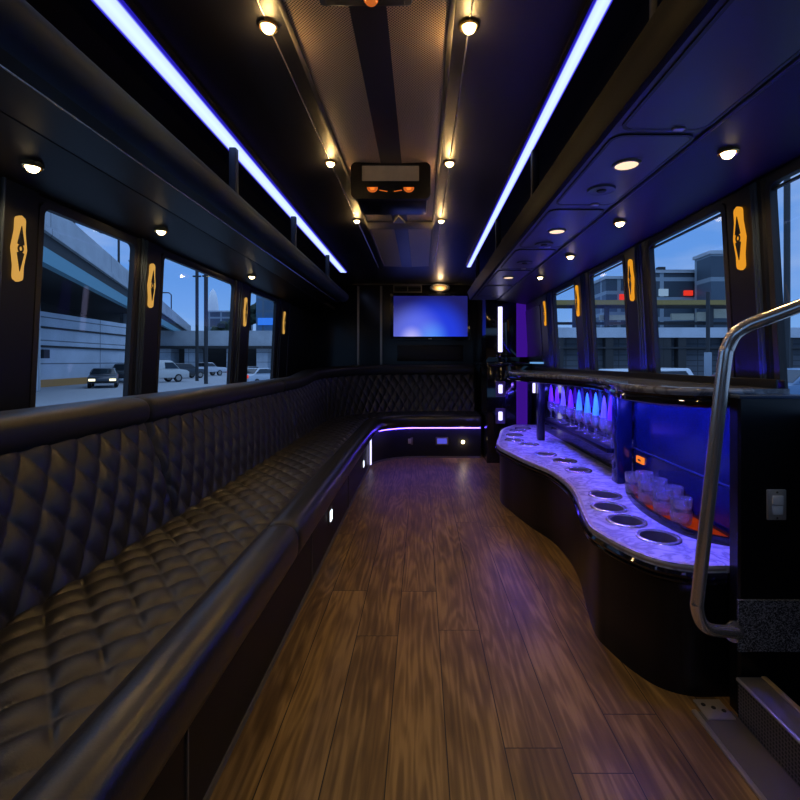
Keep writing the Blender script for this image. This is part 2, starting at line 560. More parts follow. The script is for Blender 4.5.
M_FLOOR = floor_mat()
M_LEATHER = mat('black_leather', (0.017, 0.017, 0.020), 0.38, spec=0.5, bump=0.25, bscale=260)
M_LEATHER_R = mat('smooth_leather', (0.019, 0.020, 0.023), 0.28, spec=0.5, bump=0.15, bscale=260)
M_LEATHER_B = mat('back_roll_leather', (0.020, 0.021, 0.025), 0.45, spec=0.3, bump=0.15, bscale=260)
M_BASE = mat('bench_vinyl', (0.006, 0.006, 0.006), 0.45, spec=0.3)
M_WALL = mat('wall_vinyl', (0.012, 0.012, 0.015), 0.42, bump=0.2, bscale=300)
M_CEIL = mat('ceiling_vinyl', (0.010, 0.010, 0.014), 0.40, bump=0.2, bscale=250)
M_PILLAR = mat('pillar_plastic', (0.006, 0.0065, 0.009), 0.42, spec=0.35)
M_GLOSS = mat('black_gloss', (0.006, 0.006, 0.008), 0.06, spec=0.6)
M_REAR = mat('rear_wall_laminate', (0.006, 0.006, 0.008), 0.16, spec=0.22)
M_SATIN = mat('black_satin', (0.005, 0.005, 0.006), 0.28, spec=0.35)
M_RUBBER = mat('black_rubber', (0.008, 0.008, 0.009), 0.6)
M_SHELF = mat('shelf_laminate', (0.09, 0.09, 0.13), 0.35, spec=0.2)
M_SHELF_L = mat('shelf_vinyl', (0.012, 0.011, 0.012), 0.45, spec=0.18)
M_LIP = mat('shelf_lip', (0.036, 0.054, 0.092), 0.55, spec=0.08)  # blue tint stands in for cool window and LED light on the lip
M_LIPD = mat('dark_shelf_lip', (0.003, 0.003, 0.006), 0.5, spec=0.07)
M_GROOVE = mat('groove_rubber', (0.004, 0.004, 0.005), 0.5)
M_CHROME = mat('chrome', (0.86, 0.79, 0.72), 0.24, metal=0.85)
M_STEEL = mat('brushed_steel', (0.46, 0.42, 0.37), 0.40, metal=0.65)
M_DARKMETAL = mat('dark_metal', (0.15, 0.135, 0.115), 0.55, metal=0.3)
M_GOLDSTEEL = mat('worn_brass_edge', (0.50, 0.38, 0.20), 0.42, metal=0.5)
M_PLATE = mat('switch_steel', (0.55, 0.54, 0.50), 0.35, metal=0.6)
M_WHITEPL = mat('white_plastic', (0.75, 0.75, 0.72), 0.4)
M_MARBLE = marble('white_marble', (0.66, 0.65, 0.68), (0.36, 0.35, 0.42), 0.10)
M_GRANITE = marble('grey_granite', (0.21, 0.23, 0.27), (0.09, 0.09, 0.10), 0.06)
M_MESH = perforated('perforated_steel', (0.80, 0.60, 0.40), (0.05, 0.04, 0.03))
M_MESH2 = perforated('perforated_grille', (0.13, 0.12, 0.11), (0.008, 0.008, 0.008), 0.010, (0, PI / 2, 0))
M_STRIP = mat('duct_strip', (0.045, 0.045, 0.06), 0.32)
M_CARPET = speckle('speckled_carpet', (0.02, 0.02, 0.022), (0.34, 0.34, 0.35), 380)
M_BLUEPANEL = mat('blue_black_acrylic', (0.006, 0.012, 0.050), 0.16)
M_GLASS = glassy('tinted_window_glass', (0.80, 0.87, 0.93), 0.0)
M_CLEAR = mat('clear_glass', (0.92, 0.95, 1.0), 0.03)
M_CLEAR.node_tree.nodes['Principled BSDF'].inputs['Transmission Weight'].default_value = 0.74
M_CLEAR.node_tree.nodes['Principled BSDF'].inputs['IOR'].default_value = 1.45
M_BULB = emit('warm_bulb', (1.0, 0.74, 0.36), 14.0)
M_HALO = mat('halo_brass', (0.75, 0.50, 0.20), 0.25, metal=1.0)  # brass stands in for the warm glow around each bulb
M_DISC = emit('warm_white_disc', (1.0, 0.70, 0.48), 1.3)
M_AMBER = emit('amber_lens', (1.0, 0.40, 0.025), 0.78)
M_AMBER_L = emit('yellow_amber_lens', (1.0, 0.53, 0.11), 0.62)
M_AMBERLENS = mat('amber_plastic_lens', (0.9, 0.18, 0.03), 0.25, em=(1.0, 0.22, 0.03), es=0.45)
M_LEDL = led_mat('ceiling_led_diffuser_left', 'X', 0.036, LED_CEIL)
M_LEDR = led_mat('ceiling_led_diffuser_right', 'X', 0.022, LED_CEIL)
M_TUBE = emit('white_blue_tube', (0.62, 0.58, 1.0), 2.2)
M_PURPLE = emit('purple_lit_acrylic', (0.09, 0.012, 0.55), 0.42)
M_BARLED = emit('bar_led', (0.085, 0.075, 1.0), LED_BAR)
M_VIOLETLED = emit('violet_led', (0.22, 0.10, 1.0), LED_BAR * 0.45)
M_SILLFILL = emit('sill_fill_led', (0.03, 0.02, 1.0), SILL_FILL)
M_BENCHLED = emit('bench_led', (0.10, 0.05, 1.0), LED_BENCH)
M_ORANGEGLOW = emit('orange_lit_tray', (1.0, 0.085, 0.012), 0.22)
M_ORANGESIGN = emit('orange_indicator', (1.0, 0.22, 0.02), 1.1)
M_COOLSPOT = emit('cool_white_led', (0.75, 0.85, 1.0), 2.5)
M_BLUESPOT = emit('blue_socket_glow', (0.12, 0.12, 0.9), 0.7)
M_SCREEN = screen_mat()
M_PANE = mat('beige_pane', (0.75, 0.64, 0.46), 0.35, var=0.25, bscale=14)  # beige colour stands in for what the pane reflects
M_CLOTH_V = mat('violet_lit_napkin', (0.36, 0.06, 0.95), 0.7)  # glow of coloured LEDs is put into the napkin colours
M_CLOTH_B = mat('sky_blue_lit_napkin', (0.10, 0.85, 1.0), 0.7)
M_CLOTH_L = mat('blue_violet_lit_napkin', (0.30, 0.30, 1.0), 0.7)

# ================================================================== SETTING
XL, XR = -1.32, 1.10                       # walls at sill height
def xl(z): return XL + 0.050 * (z - 0.85)
def xr(z): return XR - 0.055 * (z - 0.85)
Y_FRONT, Y_BACK = -0.75, 5.56
Z_CEIL = 1.92

# floor, cut away for the stairwell on the right
mb = MB().prism([(-1.40, Y_FRONT), (0.955, Y_FRONT), (0.955, 1.365), (1.14, 1.365), (1.14, Y_BACK), (-1.40, Y_BACK)], -0.06, 0.0)
struct(mb, 'floor', M_FLOOR)

# walls with window openings: (y0, y1)
WIN_L = [(0.55, 1.40), (1.587, 2.11), (2.33, 3.23), (3.525, 4.16)]
WIN_R = [(0.62, 1.43), (1.64, 2.18), (2.45, 2.94), (3.23, 3.75)]
ZB_L, ZT_L, ZB_R, ZT_R = 0.79, 1.53, 0.84, 1.545

def wall(name, fx, sgn, wins, zb, zt):
    mb = MB()
    holes = [round_rect(a, b, zb, zt, 0.03) for a, b in wins]
    mb.prism([(Y_FRONT, -0.55), (Y_BACK, -0.55), (Y_BACK, 1.86), (Y_FRONT, 1.86)], 0.0, 0.012, holes=holes)
    mb.v = [Vector((fx(p.y) + sgn * p.z, p.x, p.y)) for p in mb.v]
    return struct(mb, name, M_PILLAR)
wall('wall_left', xl, -1, WIN_L, ZB_L, ZT_L)
wall('wall_right', xr, 1, WIN_R, ZB_R, ZT_R)

def window(i, fx, sgn, a, b, zb, zt, bar=False):
    root = bpy.data.objects.new('window_%d' % i, None)
    COL.objects.link(root); root['kind'] = 'structure'
    root.location = (fx(zb), (a + b) / 2, zb)
    mb = MB().prism(round_rect(a - 0.012, b + 0.012, zb - 0.012, zt + 0.012, 0.036), -0.010, 0.013,
                    holes=[round_rect(a + 0.010, b - 0.010, zb + 0.010, zt - 0.010, 0.025)])
    mb.v = [Vector((fx(p.y) + sgn * p.z, p.x, p.y)) for p in mb.v]
    mb.build('window_frame', M_RUBBER, root)
    mb = MB().prism(round_rect(a + 0.004, b - 0.004, zb + 0.004, zt - 0.004, 0.03), 0.003, 0.008)
    mb.v = [Vector((fx(p.y) + sgn * p.z, p.x, p.y)) for p in mb.v]
    mb.build('window_pane', M_GLASS, root)
    if bar:
        z = zt - 0.026
        MB().box((fx(z) - 0.004, a + 0.008, z - 0.003), (fx(z) + 0.008, b - 0.008, z + 0.003)).build('sky_line_bar', M_RUBBER, root)  # added bar, leaves a bright line of sky above it
for i, (a, b) in enumerate(WIN_L): window(i + 1, xl, -1, a, b, ZB_L, ZT_L)
for i, (a, b) in enumerate(WIN_R): window(i + 5, xr, 1, a, b, ZB_R, ZT_R, True)

# raised pillar covers and their piping between the windows
def pillar_trim(n, fx, sgn, y0, y1, ybeads):
    mb = MB()
    z0, z1 = 0.80, 1.56
    for (a, b, t) in ((y0, y1, 0.012),):
        vs = []
        for z in (z0, z1):
            vs += [(fx(z) - sgn * 0.0, a, z), (fx(z) - sgn * t, a + 0.008, z), (fx(z) - sgn * t, b - 0.008, z), (fx(z), b, z)]
        mb.add(vs, [[0, 1, 5, 4], [1, 2, 6, 5], [2, 3, 7, 6], [0, 3, 2, 1], [4, 5, 6, 7], [0, 4, 7, 3]])
    o = struct(mb, 'trim_%d' % n, M_PILLAR)
    for yb in ybeads:
        MB().tube([(fx(z) - sgn * 0.013, yb, z) for z in [z0 + (z1 - z0) * k / 8 for k in range(9)]], 0.006, 8).build('piping', M_LIP, o)
tn = 1
for y0, y1, beads in ((1.425, 1.575, (1.433,)), (2.125, 2.315, (2.15, 2.17, 2.185)), (3.245, 3.51, (3.30, 3.34)), (4.175, 4.60, (4.25, 4.30, 4.56))):
    pillar_trim(tn, xl, -1, y0, y1, beads); tn += 1
for y0, y1, beads in ((1.445, 1.625, (1.475, 1.49)), (2.195, 2.435, (2.25, 2.275, 2.30)), (2.955, 3.215, (3.02, 3.05, 3.08)), (3.765, 4.15, (3.84, 3.88, 3.93))):
    pillar_trim(tn, xr, 1, y0, y1, beads); tn += 1

# ceiling shell
prof = [(-1.30, 1.76), (-1.10, 1.83), (-0.88, 1.89), (-0.74, 1.92), (0.42, 1.92), (0.56, 1.895), (0.80, 1.84), (1.08, 1.76)]
mb = MB()
loop = prof + [(x, z + 0.06) for x, z in reversed(prof)]
k = len(loop)
mb.add([(x, Y_FRONT, z) for x, z in loop] + [(x, Y_BACK, z) for x, z in loop],
       [[i, (i + 1) % k, k + (i + 1) % k, k + i] for i in range(k)] + [list(range(k))[::-1], [k + i for i in range(k)]])
struct(mb, 'ceiling', M_CEIL)

struct(sbox((-1.40, Y_BACK, -0.06), (1.14, Y_BACK + 0.06, 1.98)), 'wall_back', M_REAR)
# front bulkhead behind the camera with the windscreen opening
mb = MB().prism([(-1.42, -0.55), (1.2, -0.55), (1.2, 1.98), (-1.42, 1.98)], 0, 0.05, holes=[round_rect(-1.0, 0.8, 0.95, 1.50, 0.08)])
mb.v = [Vector((p.x, Y_FRONT - p.z, p.y)) for p in mb.v]
struct(mb, 'wall_front', M_WALL)
mb = MB().prism(round_rect(-1.0, 0.8, 0.95, 1.50, 0.08), 0.02, 0.028)
mb.v = [Vector((p.x, Y_FRONT - p.z, p.y)) for p in mb.v]
struct(mb, 'window_9', M_GLASS)

# sloped coves between luggage shelves and window heads
mb = MB()
for (x0, z0, x1, z1) in ((-1.02, 1.605, -1.298, 1.555),):
    mb.add([(x0, Y_FRONT, z0), (x1, Y_FRONT, z1), (x1, Y_FRONT, z1 + .06), (x0, Y_FRONT, z0 + .03),
            (x0, Y_BACK, z0), (x1, Y_BACK, z1), (x1, Y_BACK, z1 + .06), (x0, Y_BACK, z0 + .03)],
           [[0, 1, 5, 4], [1, 2, 6, 5], [2, 3, 7, 6], [3, 0, 4, 7], [0, 3, 2, 1], [4, 5, 6, 7]])
struct(mb, 'trim_20', M_SHELF_L)
mb = MB()
x0, z0, x1, z1 = 0.765, 1.612, 1.074, 1.568
mb.add([(x0, Y_FRONT, z0), (x1, Y_FRONT, z1), (x1, Y_FRONT, z1 + .06), (x0, Y_FRONT, z0 + .03),
        (x0, 4.75, z0), (x1, 4.75, z1), (x1, 4.75, z1 + .06), (x0, 4.75, z0 + .03)],
       [[0, 1, 5, 4], [1, 2, 6, 5], [2, 3, 7, 6], [3, 0, 4, 7], [0, 3, 2, 1], [4, 5, 6, 7]])
struct(mb, 'trim_21', M_SHELF_L)

# bright rails in the ceiling along the spots
for n, x in ((22, -0.418), (23, 0.132)):
    struct(MB().tube([(x, y, 1.921) for y in (Y_FRONT, 1.0, 2.5, 4.6)], 0.0035, 8), 'trim_%d' % n, M_CHROME)
# rear wall chrome edges
for n, px in ((24, 358), (25, 381), (26, 487)):
    p = at(px, 361, 5.53)
    struct(sbox((p.x - 0.012, 5.535, 0.80), (p.x + 0.012, Y_BACK + 0.001, 1.885), 0.004), 'trim_%d' % n, M_STEEL)
a = at(350, 284, 5.53); b = at(476, 284, 5.53)
struct(sbox((a.x, 5.54, a.z - 0.006), (b.x, Y_BACK + 0.001, a.z + 0.006)), 'trim_27', M_DARKMETAL)

# stairwell
struct(MB().prism([(0.955, Y_FRONT), (1.16, Y_FRONT), (1.16, 1.365), (0.955, 1.365)], -0.42, -0.36), 'floor_stairwell', M_RUBBER)
struct(sbox((0.945, Y_FRONT, -0.40), (0.955, 1.365, -0.06)), 'wall_stairwell', M_RUBBER)

# ================================================================== LUGGAGE SHELVES
# left: lip and tray
t = thing('luggage_shelf', 'black overhead luggage shelf with a rounded grey lip, running above the left windows', 'luggage shelf', (-0.9, 2.2, 1.6))
LY0, LY1 = -0.7, 4.9
def ext(loop, y0, y1, smooth=False):
    k = len(loop)
    return MB().add([(x, y0, z) for x, z in loop] + [(x, y1, z) for x, z in loop],
                    [[i, (i + 1) % k, k + (i + 1) % k, k + i] for i in range(k)] + [list(range(k))[::-1], [k + i for i in range(k)]], smooth)
ext([(-1.05, 1.606), (-0.86, 1.612), (-0.80, 1.625), (-0.80, 1.64), (-1.05, 1.632)], LY0, LY1).build('tray', M_SHELF_L, t)
ext([(-0.82, 1.612), (-0.785, 1.618), (-0.762, 1.636), (-0.752, 1.662), (-0.756, 1.688), (-0.768, 1.700), (-0.782, 1.696), (-0.79, 1.68), (-0.795, 1.640), (-0.82, 1.628)], LY0, LY1, True).build('lip', M_LIP, t)
MB().tube([(-0.868, y, 1.6105) for y in (LY0, 1, 3, LY1)], 0.003, 8).build('piping', M_CHROME, t)
for y in (1.97, 2.90, 3.95):
    sbox((-0.80, y - 0.018, 1.685), (-0.77, y + 0.018, 1.905), 0.006).build('strut', M_LIP, t)
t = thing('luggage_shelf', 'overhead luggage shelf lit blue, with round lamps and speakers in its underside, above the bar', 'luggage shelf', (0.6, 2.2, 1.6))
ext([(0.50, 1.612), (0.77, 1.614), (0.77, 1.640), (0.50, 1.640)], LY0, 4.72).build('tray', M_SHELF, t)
ext([(0.478, 1.655), (0.470, 1.672), (0.462, 1.690), (0.470, 1.702), (0.485, 1.700), (0.492, 1.66), (0.505, 1.628), (0.505, 1.611), (0.490, 1.614), (0.482, 1.63)], LY0, 4.72, True).build('lip', M_LIPD, t)
for y in (0.95, 1.99, 2.95, 4.0):
    sbox((0.468, y - 0.018, 1.69), (0.498, y + 0.018, 1.915), 0.006).build('strut', M_LIPD, t)
# hatches framed by dark grooves
for (y0, y1) in ((0.30, 1.235), (1.275, 1.83), (1.90, 2.51), (2.58, 3.10), (3.17, 3.75), (3.82, 4.40)):
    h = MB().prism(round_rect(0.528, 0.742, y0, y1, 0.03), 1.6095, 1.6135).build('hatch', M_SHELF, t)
    MB().prism(round_rect(0.520, 0.750, y0 - 0.008, y1 + 0.008, 0.036), 1.6085, 1.6125,
               holes=[round_rect(0.529, 0.741, y0 + 0.001, y1 - 0.001, 0.029)]).build('groove', M_GROOVE, h)
    sbox((0.66, y1 - 0.012, 1.604), (0.69, y1 + 0.004, 1.610), 0.002).build('latch', M_STEEL, h)
MB().tube([(0.762, y, 1.612) for y in (LY0, 1, 3, 4.7)], 0.008, 8).build('piping', M_GROOVE, t)

# ================================================================== CEILING DUCT
t = thing('air_duct', 'perforated ceiling air duct with a smooth dark strip down the middle', 'air duct', (-0.137, 2.5, 1.9))
DZ = 1.898
DY0, DY1 = 0.2, 4.45
ext([(-0.352, 1.921), (-0.345, DZ), (-0.180, DZ - 0.006), (-0.180, 1.921)], DY0, DY1).build('perforated_panel', M_MESH, t)
ext([(-0.088, 1.921), (-0.088, DZ - 0.006), (0.072, DZ), (0.079, 1.921)], DY0, DY1).build('perforated_panel', M_MESH, t)
ext([(-0.181, 1.921), (-0.181, DZ - 0.008), (-0.087, DZ - 0.008), (-0.087, 1.921)], DY0, DY1).build('middle_strip', M_STRIP, t)
for x in (-0.352, 0.079):
    sbox((x - 0.008, DY0, DZ - 0.004), (x + 0.008, DY1, 1.921), 0.003).build('side_trim', M_DARKMETAL, t)
# cross band with small triangle
y = 3.0
sbox((-0.345, y, DZ - 0.014), (0.072, y + 0.16, DZ - 0.002), 0.003).build('cross_band', M_DARKMETAL, t)
MB().prism([(-0.175, y - 0.002), (-0.10, y - 0.002), (-0.1375, y - 0.14)], DZ - 0.020, DZ - 0.006).build('triangle_plate', M_STEEL, t)

# overhead console with a pane and two amber lamps (and a nearer one just entering the frame)
def console(label, y, near):
    t = thing('overhead_console', label, 'console', (-0.137, y, 1.72), 'amber lamp consoles on the air duct')
    mb = MB().prism(round_rect(-0.180, 0.180, 1.732, 1.897, 0.025), 0, 0.03, holes=[round_rect(-0.130, 0.128, 1.812, 1.886, 0.004)])
    mb.v = [Vector((p.x - 0.137, y + p.z, p.y)) for p in mb.v]
    mb.build('face', M_SATIN, t)
    sbox((-0.137 - 0.165, y + 0.028, 1.75), (-0.137 + 0.165, y + 0.30, 1.893), 0.01).build('housing', M_SATIN, t)
    sbox((-0.137 - 0.131, y + 0.012, 1.811), (-0.137 + 0.129, y + 0.020, 1.887)).build('pane', M_PANE, t)
    for s in (-1, 1):
        mb = MB()
        c = (-0.137 + s * 0.082, y - 0.002, 1.772)
        pts = [(c[0] + 0.024 * math.cos(PI * i / 10 + PI), c[2] + 0.008 + 0.020 * math.sin(PI * i / 10 + PI)) for i in range(11)]
        mb.prism(pts, 0, 0.012)
        mb.v = [Vector((p.x, y - 0.012 + p.z, p.y)) for p in mb.v]
        lens = mb.build('amber_lamp', M_AMBERLENS, t)
        q = MB().prism([(c[0] - 0.012, c[2] + 0.006), (c[0] + 0.012, c[2] + 0.006), (c[0] + 0.006, c[2] - 0.005), (c[0] - 0.006, c[2] - 0.005)], 0, 0.003)
        q.v = [Vector((p.x, y - 0.014 + p.z, p.y)) for p in q.v]
        q.build('lamp_core', M_ORANGESIGN, lens)
    for s in (-1, 1):
        MB().tube([(-0.137 + s * 0.05, y - 0.002, 1.770), (-0.137 + s * 0.015, y - 0.002, 1.764)], 0.002, 6).build('red_line', M_AMBERLENS, t)
    return t
console('black overhead console with a dim pane and two amber lamps, hanging mid-ceiling', 2.12, False)
# the nearer unit shows only its underside and one round lens
t = thing('overhead_console', 'black overhead console at the top edge of the photo with one round orange lens', 'console', (-0.137, 1.05, 1.86), 'amber lamp consoles on the air duct')
a = at(320, 9.5, 1.15); b = at(413, 9.5, 1.15)
MB().box((a.x, 0.93, 1.862), (b.x, 1.15, 1.893), 0.012).build('housing', M_SATIN, t)
MB().box((a.x + 0.02, 0.95, 1.859), (b.x - 0.02, 1.135, 1.864), 0.002).build('face', M_RUBBER, t)
c = at(371, 1, 1.115)
MB().lathe([(0.0, -0.012), (0.012, -0.010), (0.017, -0.003), (0.017, 0.003)], (c.x, 1.115, 1.859), 20).build('orange_lens', M_AMBERLENS, t)

# ================================================================== LIGHTS
def ceiling_led(label, xc, half, m, y1):
    t = thing('led_light_strip', label, 'led strip', (xc, 2.2, 1.90))
    sbox((xc - half - 0.004, -0.6, 1.898), (xc + half + 0.004, y1, 1.925)).build('housing', M_SATIN, t)
    MB().prism(round_rect(xc - half, xc + half, -0.6, y1, 0.01), 1.888, 1.899).build('diffuser', m, t)
ceiling_led('long white and blue LED strip on the left side of the ceiling', -0.777, 0.036, M_LEDL, 4.72)
ceiling_led('long white and blue LED strip on the right side of the ceiling', 0.451, 0.022, M_LEDR, 4.45)

def lamp_light(name, kind, loc, w, col, parent, size=0.02, spot=None):
    d = bpy.data.lights.new(name, kind)
    d.energy = w; d.color = col
    d.shadow_soft_size = size
    if kind == 'SPOT':
        d.spot_size = math.radians(spot or 140); d.spot_blend = 0.6
    o = bpy.data.objects.new(name, d); COL.objects.link(o)
    o.location = Vector(loc) - parent.location
    o.parent = parent
    return o

def spot(proto, label, loc, group, r=0.024, halo=False):
    if proto is None:
        t = thing('spot_light', label, 'spot light', loc, group)
        MB().lathe([(r * 1.15, 0.012), (r * 1.15, -0.001), (r * 1.0, -0.004), (r * 0.8, -0.002), (r * 0.8, 0.006), (0.0, 0.006)][::-1], loc, 20).build('bezel', M_HALO, t)  # ring shaped to give the bulb a warm halo
        MB().lathe([(0.0, -0.017), (r * 0.35, -0.0155), (r * 0.58, -0.011), (r * 0.72, -0.004), (r * 0.74, 0.0), (r * 0.74, 0.006)], loc, 16).build('bulb', M_BULB, t)
        lamp_light('bulb_light', 'SPOT', (loc[0], loc[1], loc[2] - 0.036), SPOT_W, WARM, t, 0.018, 150)
        if halo: lamp_light('bulb_spill', 'POINT', (loc[0], loc[1], loc[2] - 0.040), 1.0, WARM, t, 0.012)
        return t
    c = copy_tree(proto); c.location = loc
    c['label'] = label; c['group'] = group
    return c
cove_proto = None
t = thing('dome_lamp', 'added round fill lamp on the front ceiling, unseen behind the viewpoint', 'lamp', (0.36, -0.50, 1.915))  # lamp added to brighten the bar end and the stairs
MB().lathe([(0.0, -0.018), (0.05, -0.014), (0.07, -0.002), (0.07, 0.004)], (0.36, -0.50, 1.915), 24).build('lens', M_DISC, t)
lamp_light('lens_light', 'SPOT', (0.36, -0.50, 1.890), FILL_W, (1.0, 0.84, 0.64), t, 0.05, 165)
G1 = 'spot lights in the ceiling along the duct'
side = ('left', 'right')
rows = ('nearest', 'level with the hanging console', 'just behind the hanging console')
proto = None
for j, y in enumerate((1.285, 2.17, 3.06)):
    for i, x in enumerate((-0.418, 0.132)):
        lab = 'small warm ceiling spot %s of the air duct, %s' % (side[i], rows[j])
        s_ = spot(proto, lab, (x, y, 1.913), G1, halo=True)
        if proto is None: proto = s_
for i, y in enumerate((1.385, 2.07, 3.18)):
    s_ = spot(cove_proto, 'small warm spot above the left windows, ' + ('at the left edge of the photo', 'between the first two windows', 'farthest, by the last window')[i], (-1.145, y, 1.572), 'spot lights over the left windows')
    if cove_proto is None: cove_proto = s_
for i, y in enumerate((1.336, 2.014, 2.66, 3.32)):
    x = (0.873, 0.852, 0.845, 0.842)[i]
    spot(cove_proto, 'small warm spot above the right windows, ' + ('nearest and brightest', 'second from the front', 'third from the front', 'farthest')[i], (x, y, 1.592), 'spot lights over the right windows')

# round disc lamps and speakers in the right shelf
proto_d = None
for i, y in enumerate((1.455, 2.20, 3.42)):
    lab = 'round flat warm white lamp under the blue shelf, ' + ('nearest', 'second from the front', 'farthest')[i]
    loc = (0.636, y, 1.6085)
    if proto_d is None:
        t = thing('disc_lamp', lab, 'lamp', loc, 'disc lamps under the blue shelf')
        MB().lathe([(0.0, -0.004), (0.033, -0.004), (0.035, -0.002), (0.035, 0.001)], loc, 28).build('lens', M_DISC, t)
        MB().lathe([(0.0345, -0.005), (0.041, -0.004), (0.043, 0.001), (0.0345, 0.001), (0.0345, -0.005)], loc, 28, cap=False).build('rim', M_DARKMETAL, t)
        lamp_light('lens_light', 'SPOT', (loc[0], loc[1], loc[2] - 0.012), DISC_W, (1.0, 0.75, 0.5), t, 0.03, 150)
        proto_d = t
    else:
        c = copy_tree(proto_d); c.location = loc; c['label'] = lab
proto_s = None
for i, y in enumerate((1.667, 2.445, 2.90)):
    lab = 'small round speaker under the blue shelf, ' + ('nearest', 'second from the front', 'farthest')[i]
    loc = (0.640, y, 1.6085)
    if proto_s is None:
        t = thing('ceiling_speaker', lab, 'speaker', loc, 'speakers under the blue shelf')
        MB().lathe([(0.0, -0.005), (0.036, -0.004), (0.046, -0.006), (0.048, 0.001)], loc, 28).build('rim', M_SHELF, t)
        MB().lathe([(0.0, -0.010), (0.014, -0.009), (0.018, -0.004)], loc, 18).build('cone', M_RUBBER, t)
        proto_s = t
    else:
        c = copy_tree(proto_s); c.location = loc; c['label'] = lab

# amber pillar lamps
def pillar_lamp(label, fx, sgn, y, zc, m, group):
    z0 = zc
    x = fx(zc) - sgn * 0.012
    t = thing('pillar_lamp', label, 'wall lamp', (x, y, zc), group)
    def sil(hw, bulge, hh):
        pts = []
        n = 32
        for i in range(n + 1):
            zz = -hh + 2 * hh * i / n
            k = max(0.0, 1 - abs(zz) / (0.055))
            w = hw + bulge * k
            dz = hh - abs(zz)
            if dz < hw: w = math.sqrt(max(0, hw * hw - (hw - dz) ** 2))
            pts.append((w, zz))
        return pts + [(-w, zz) for w, zz in reversed(pts) if w > 1e-6]
    def put(poly, d0, d1):
        mb = MB().prism(poly, d0, d1)
        mb.v = [Vector((fx(zc + p.y) - sgn * (0.012 + p.z), y + p.x, zc + p.y)) for p in mb.v]
        return mb
    pl = put([p for i, p in enumerate(sil(0.0165, 0.0095, 0.105))], 0.0, 0.010).build('lens_plate', m, t)
    put([(0, 0.072), (0.013, 0.014), (0.009, 0.012), (-0.009, 0.012), (-0.013, 0.014)], 0.010, 0.0125).build('dark_diamond', M_RUBBER, t)
    put([(0, -0.072), (0.013, -0.014), (0.009, -0.012), (-0.009, -0.012), (-0.013, -0.014)], 0.010, 0.0125).build('dark_diamond', M_RUBBER, t)
    a = [(0.011 * math.cos(2 * PI * i / 20), 0.013 * math.sin(2 * PI * i / 20)) for i in range(20)]
    b = [(0.006 * math.cos(2 * PI * i / 20), 0.007 * math.sin(2 * PI * i / 20)) for i in range(20)]
    mb = MB().prism(a, 0.010, 0.0125, holes=[b])
    mb.v = [Vector((fx(zc + p.y) - sgn * (0.012 + p.z), y + p.x, zc + p.y)) for p in mb.v]
    mb.build('dark_ring', M_RUBBER, t)
for i, y in enumerate((1.493, 2.228, 3.42, 4.39)):
    pillar_lamp('amber diamond lamp on the left window pillars, ' + ('at the left edge of the photo', 'between the first two windows', 'between the second and third windows', 'beyond the last window')[i], xl, -1, y, 1.357, M_AMBER_L, 'amber lamps on the left pillars')
for i, y in enumerate((1.552, 2.354, 3.164, 4.0)):
    pillar_lamp('amber diamond lamp on the right window pillars, ' + ('nearest and largest', 'second from the front', 'third from the front', 'farthest and smallest')[i], xr, 1, y, 1.405, M_AMBER, 'amber lamps on the right pillars')

# ================================================================== SOFA
XF = -0.489
AC = Vector((-0.039, 4.40)); AR = 0.45
S_STR = 4.40 - 0.05
S_ARC = AR * PI / 2
X_END = 0.62
S_TOT = S_STR + S_ARC + (X_END - AC.x)
def path(s):
    if s < S_STR: return (XF, 0.05 + s), (-1.0, 0.0)
    if s < S_STR + S_ARC:
        a = PI - (s - S_STR) / AR
        n = (math.cos(a), math.sin(a))
        return (AC.x + AR * n[0], AC.y + AR * n[1]), n
    return (AC.x + (s - S_STR - S_ARC), AC.y + AR), (0.0, 1.0)
def along(s, d):
    # arc length measured at the distance d behind the front edge
    if s < S_STR: return s
    if s < S_STR + S_ARC: return S_STR + (s - S_STR) * (AR + d) / AR
    return S_STR + S_ARC * (AR + d) / AR + (s - S_STR - S_ARC)
def rise(s):
    u = min(1, max(0, (s - 3.75) / (S_STR + S_ARC * 0.8 - 3.75)))
    return u * u * (3 - 2 * u)
def lift(s, z): return 0.43 + (z - 0.43) * (1 + 0.20 * rise(s))
def rng(a, b, step):
    n = max(2, int(round((b - a) / step)))
    return [a + (b - a) * i / n for i in range(n + 1)]
def quilt(s, t, w, h):
    u = s / w + t / h; v = s / w - t / h
    return (abs(math.sin(PI * u)) * abs(math.sin(PI * v))) ** 0.38
sofa = thing('bench_sofa', 'long black leather bench sofa with diamond quilting along the left wall and across the rear', 'sofa', (-0.7, 2.4, 0))
# base
ss = rng(0, S_TOT, 0.05)
fr = [path(s) for s in ss]
MB().sweep(fr, lambda i: [(0.0, 0.012), (0.0, 0.33), (0.02, 0.40), (0.60, 0.40), (0.60, 0.012)], smooth=True).build('base', M_BASE, sofa)
MB().sweep(fr, lambda i: [(-0.006, 0.0), (-0.006, 0.018), (0.004, 0.018), (0.02, 0.0)]).build('kick_trim', M_DARKMETAL, sofa)
for s in (0.98 - 0.05, 2.05, 3.1):
    P, N = path(s)
    sbox((P[0] - 0.01, P[1] - 0.003, 0.02), (P[0] + 0.004, P[1] + 0.003, 0.31)).build('panel_strip', M_DARKMETAL, sofa)
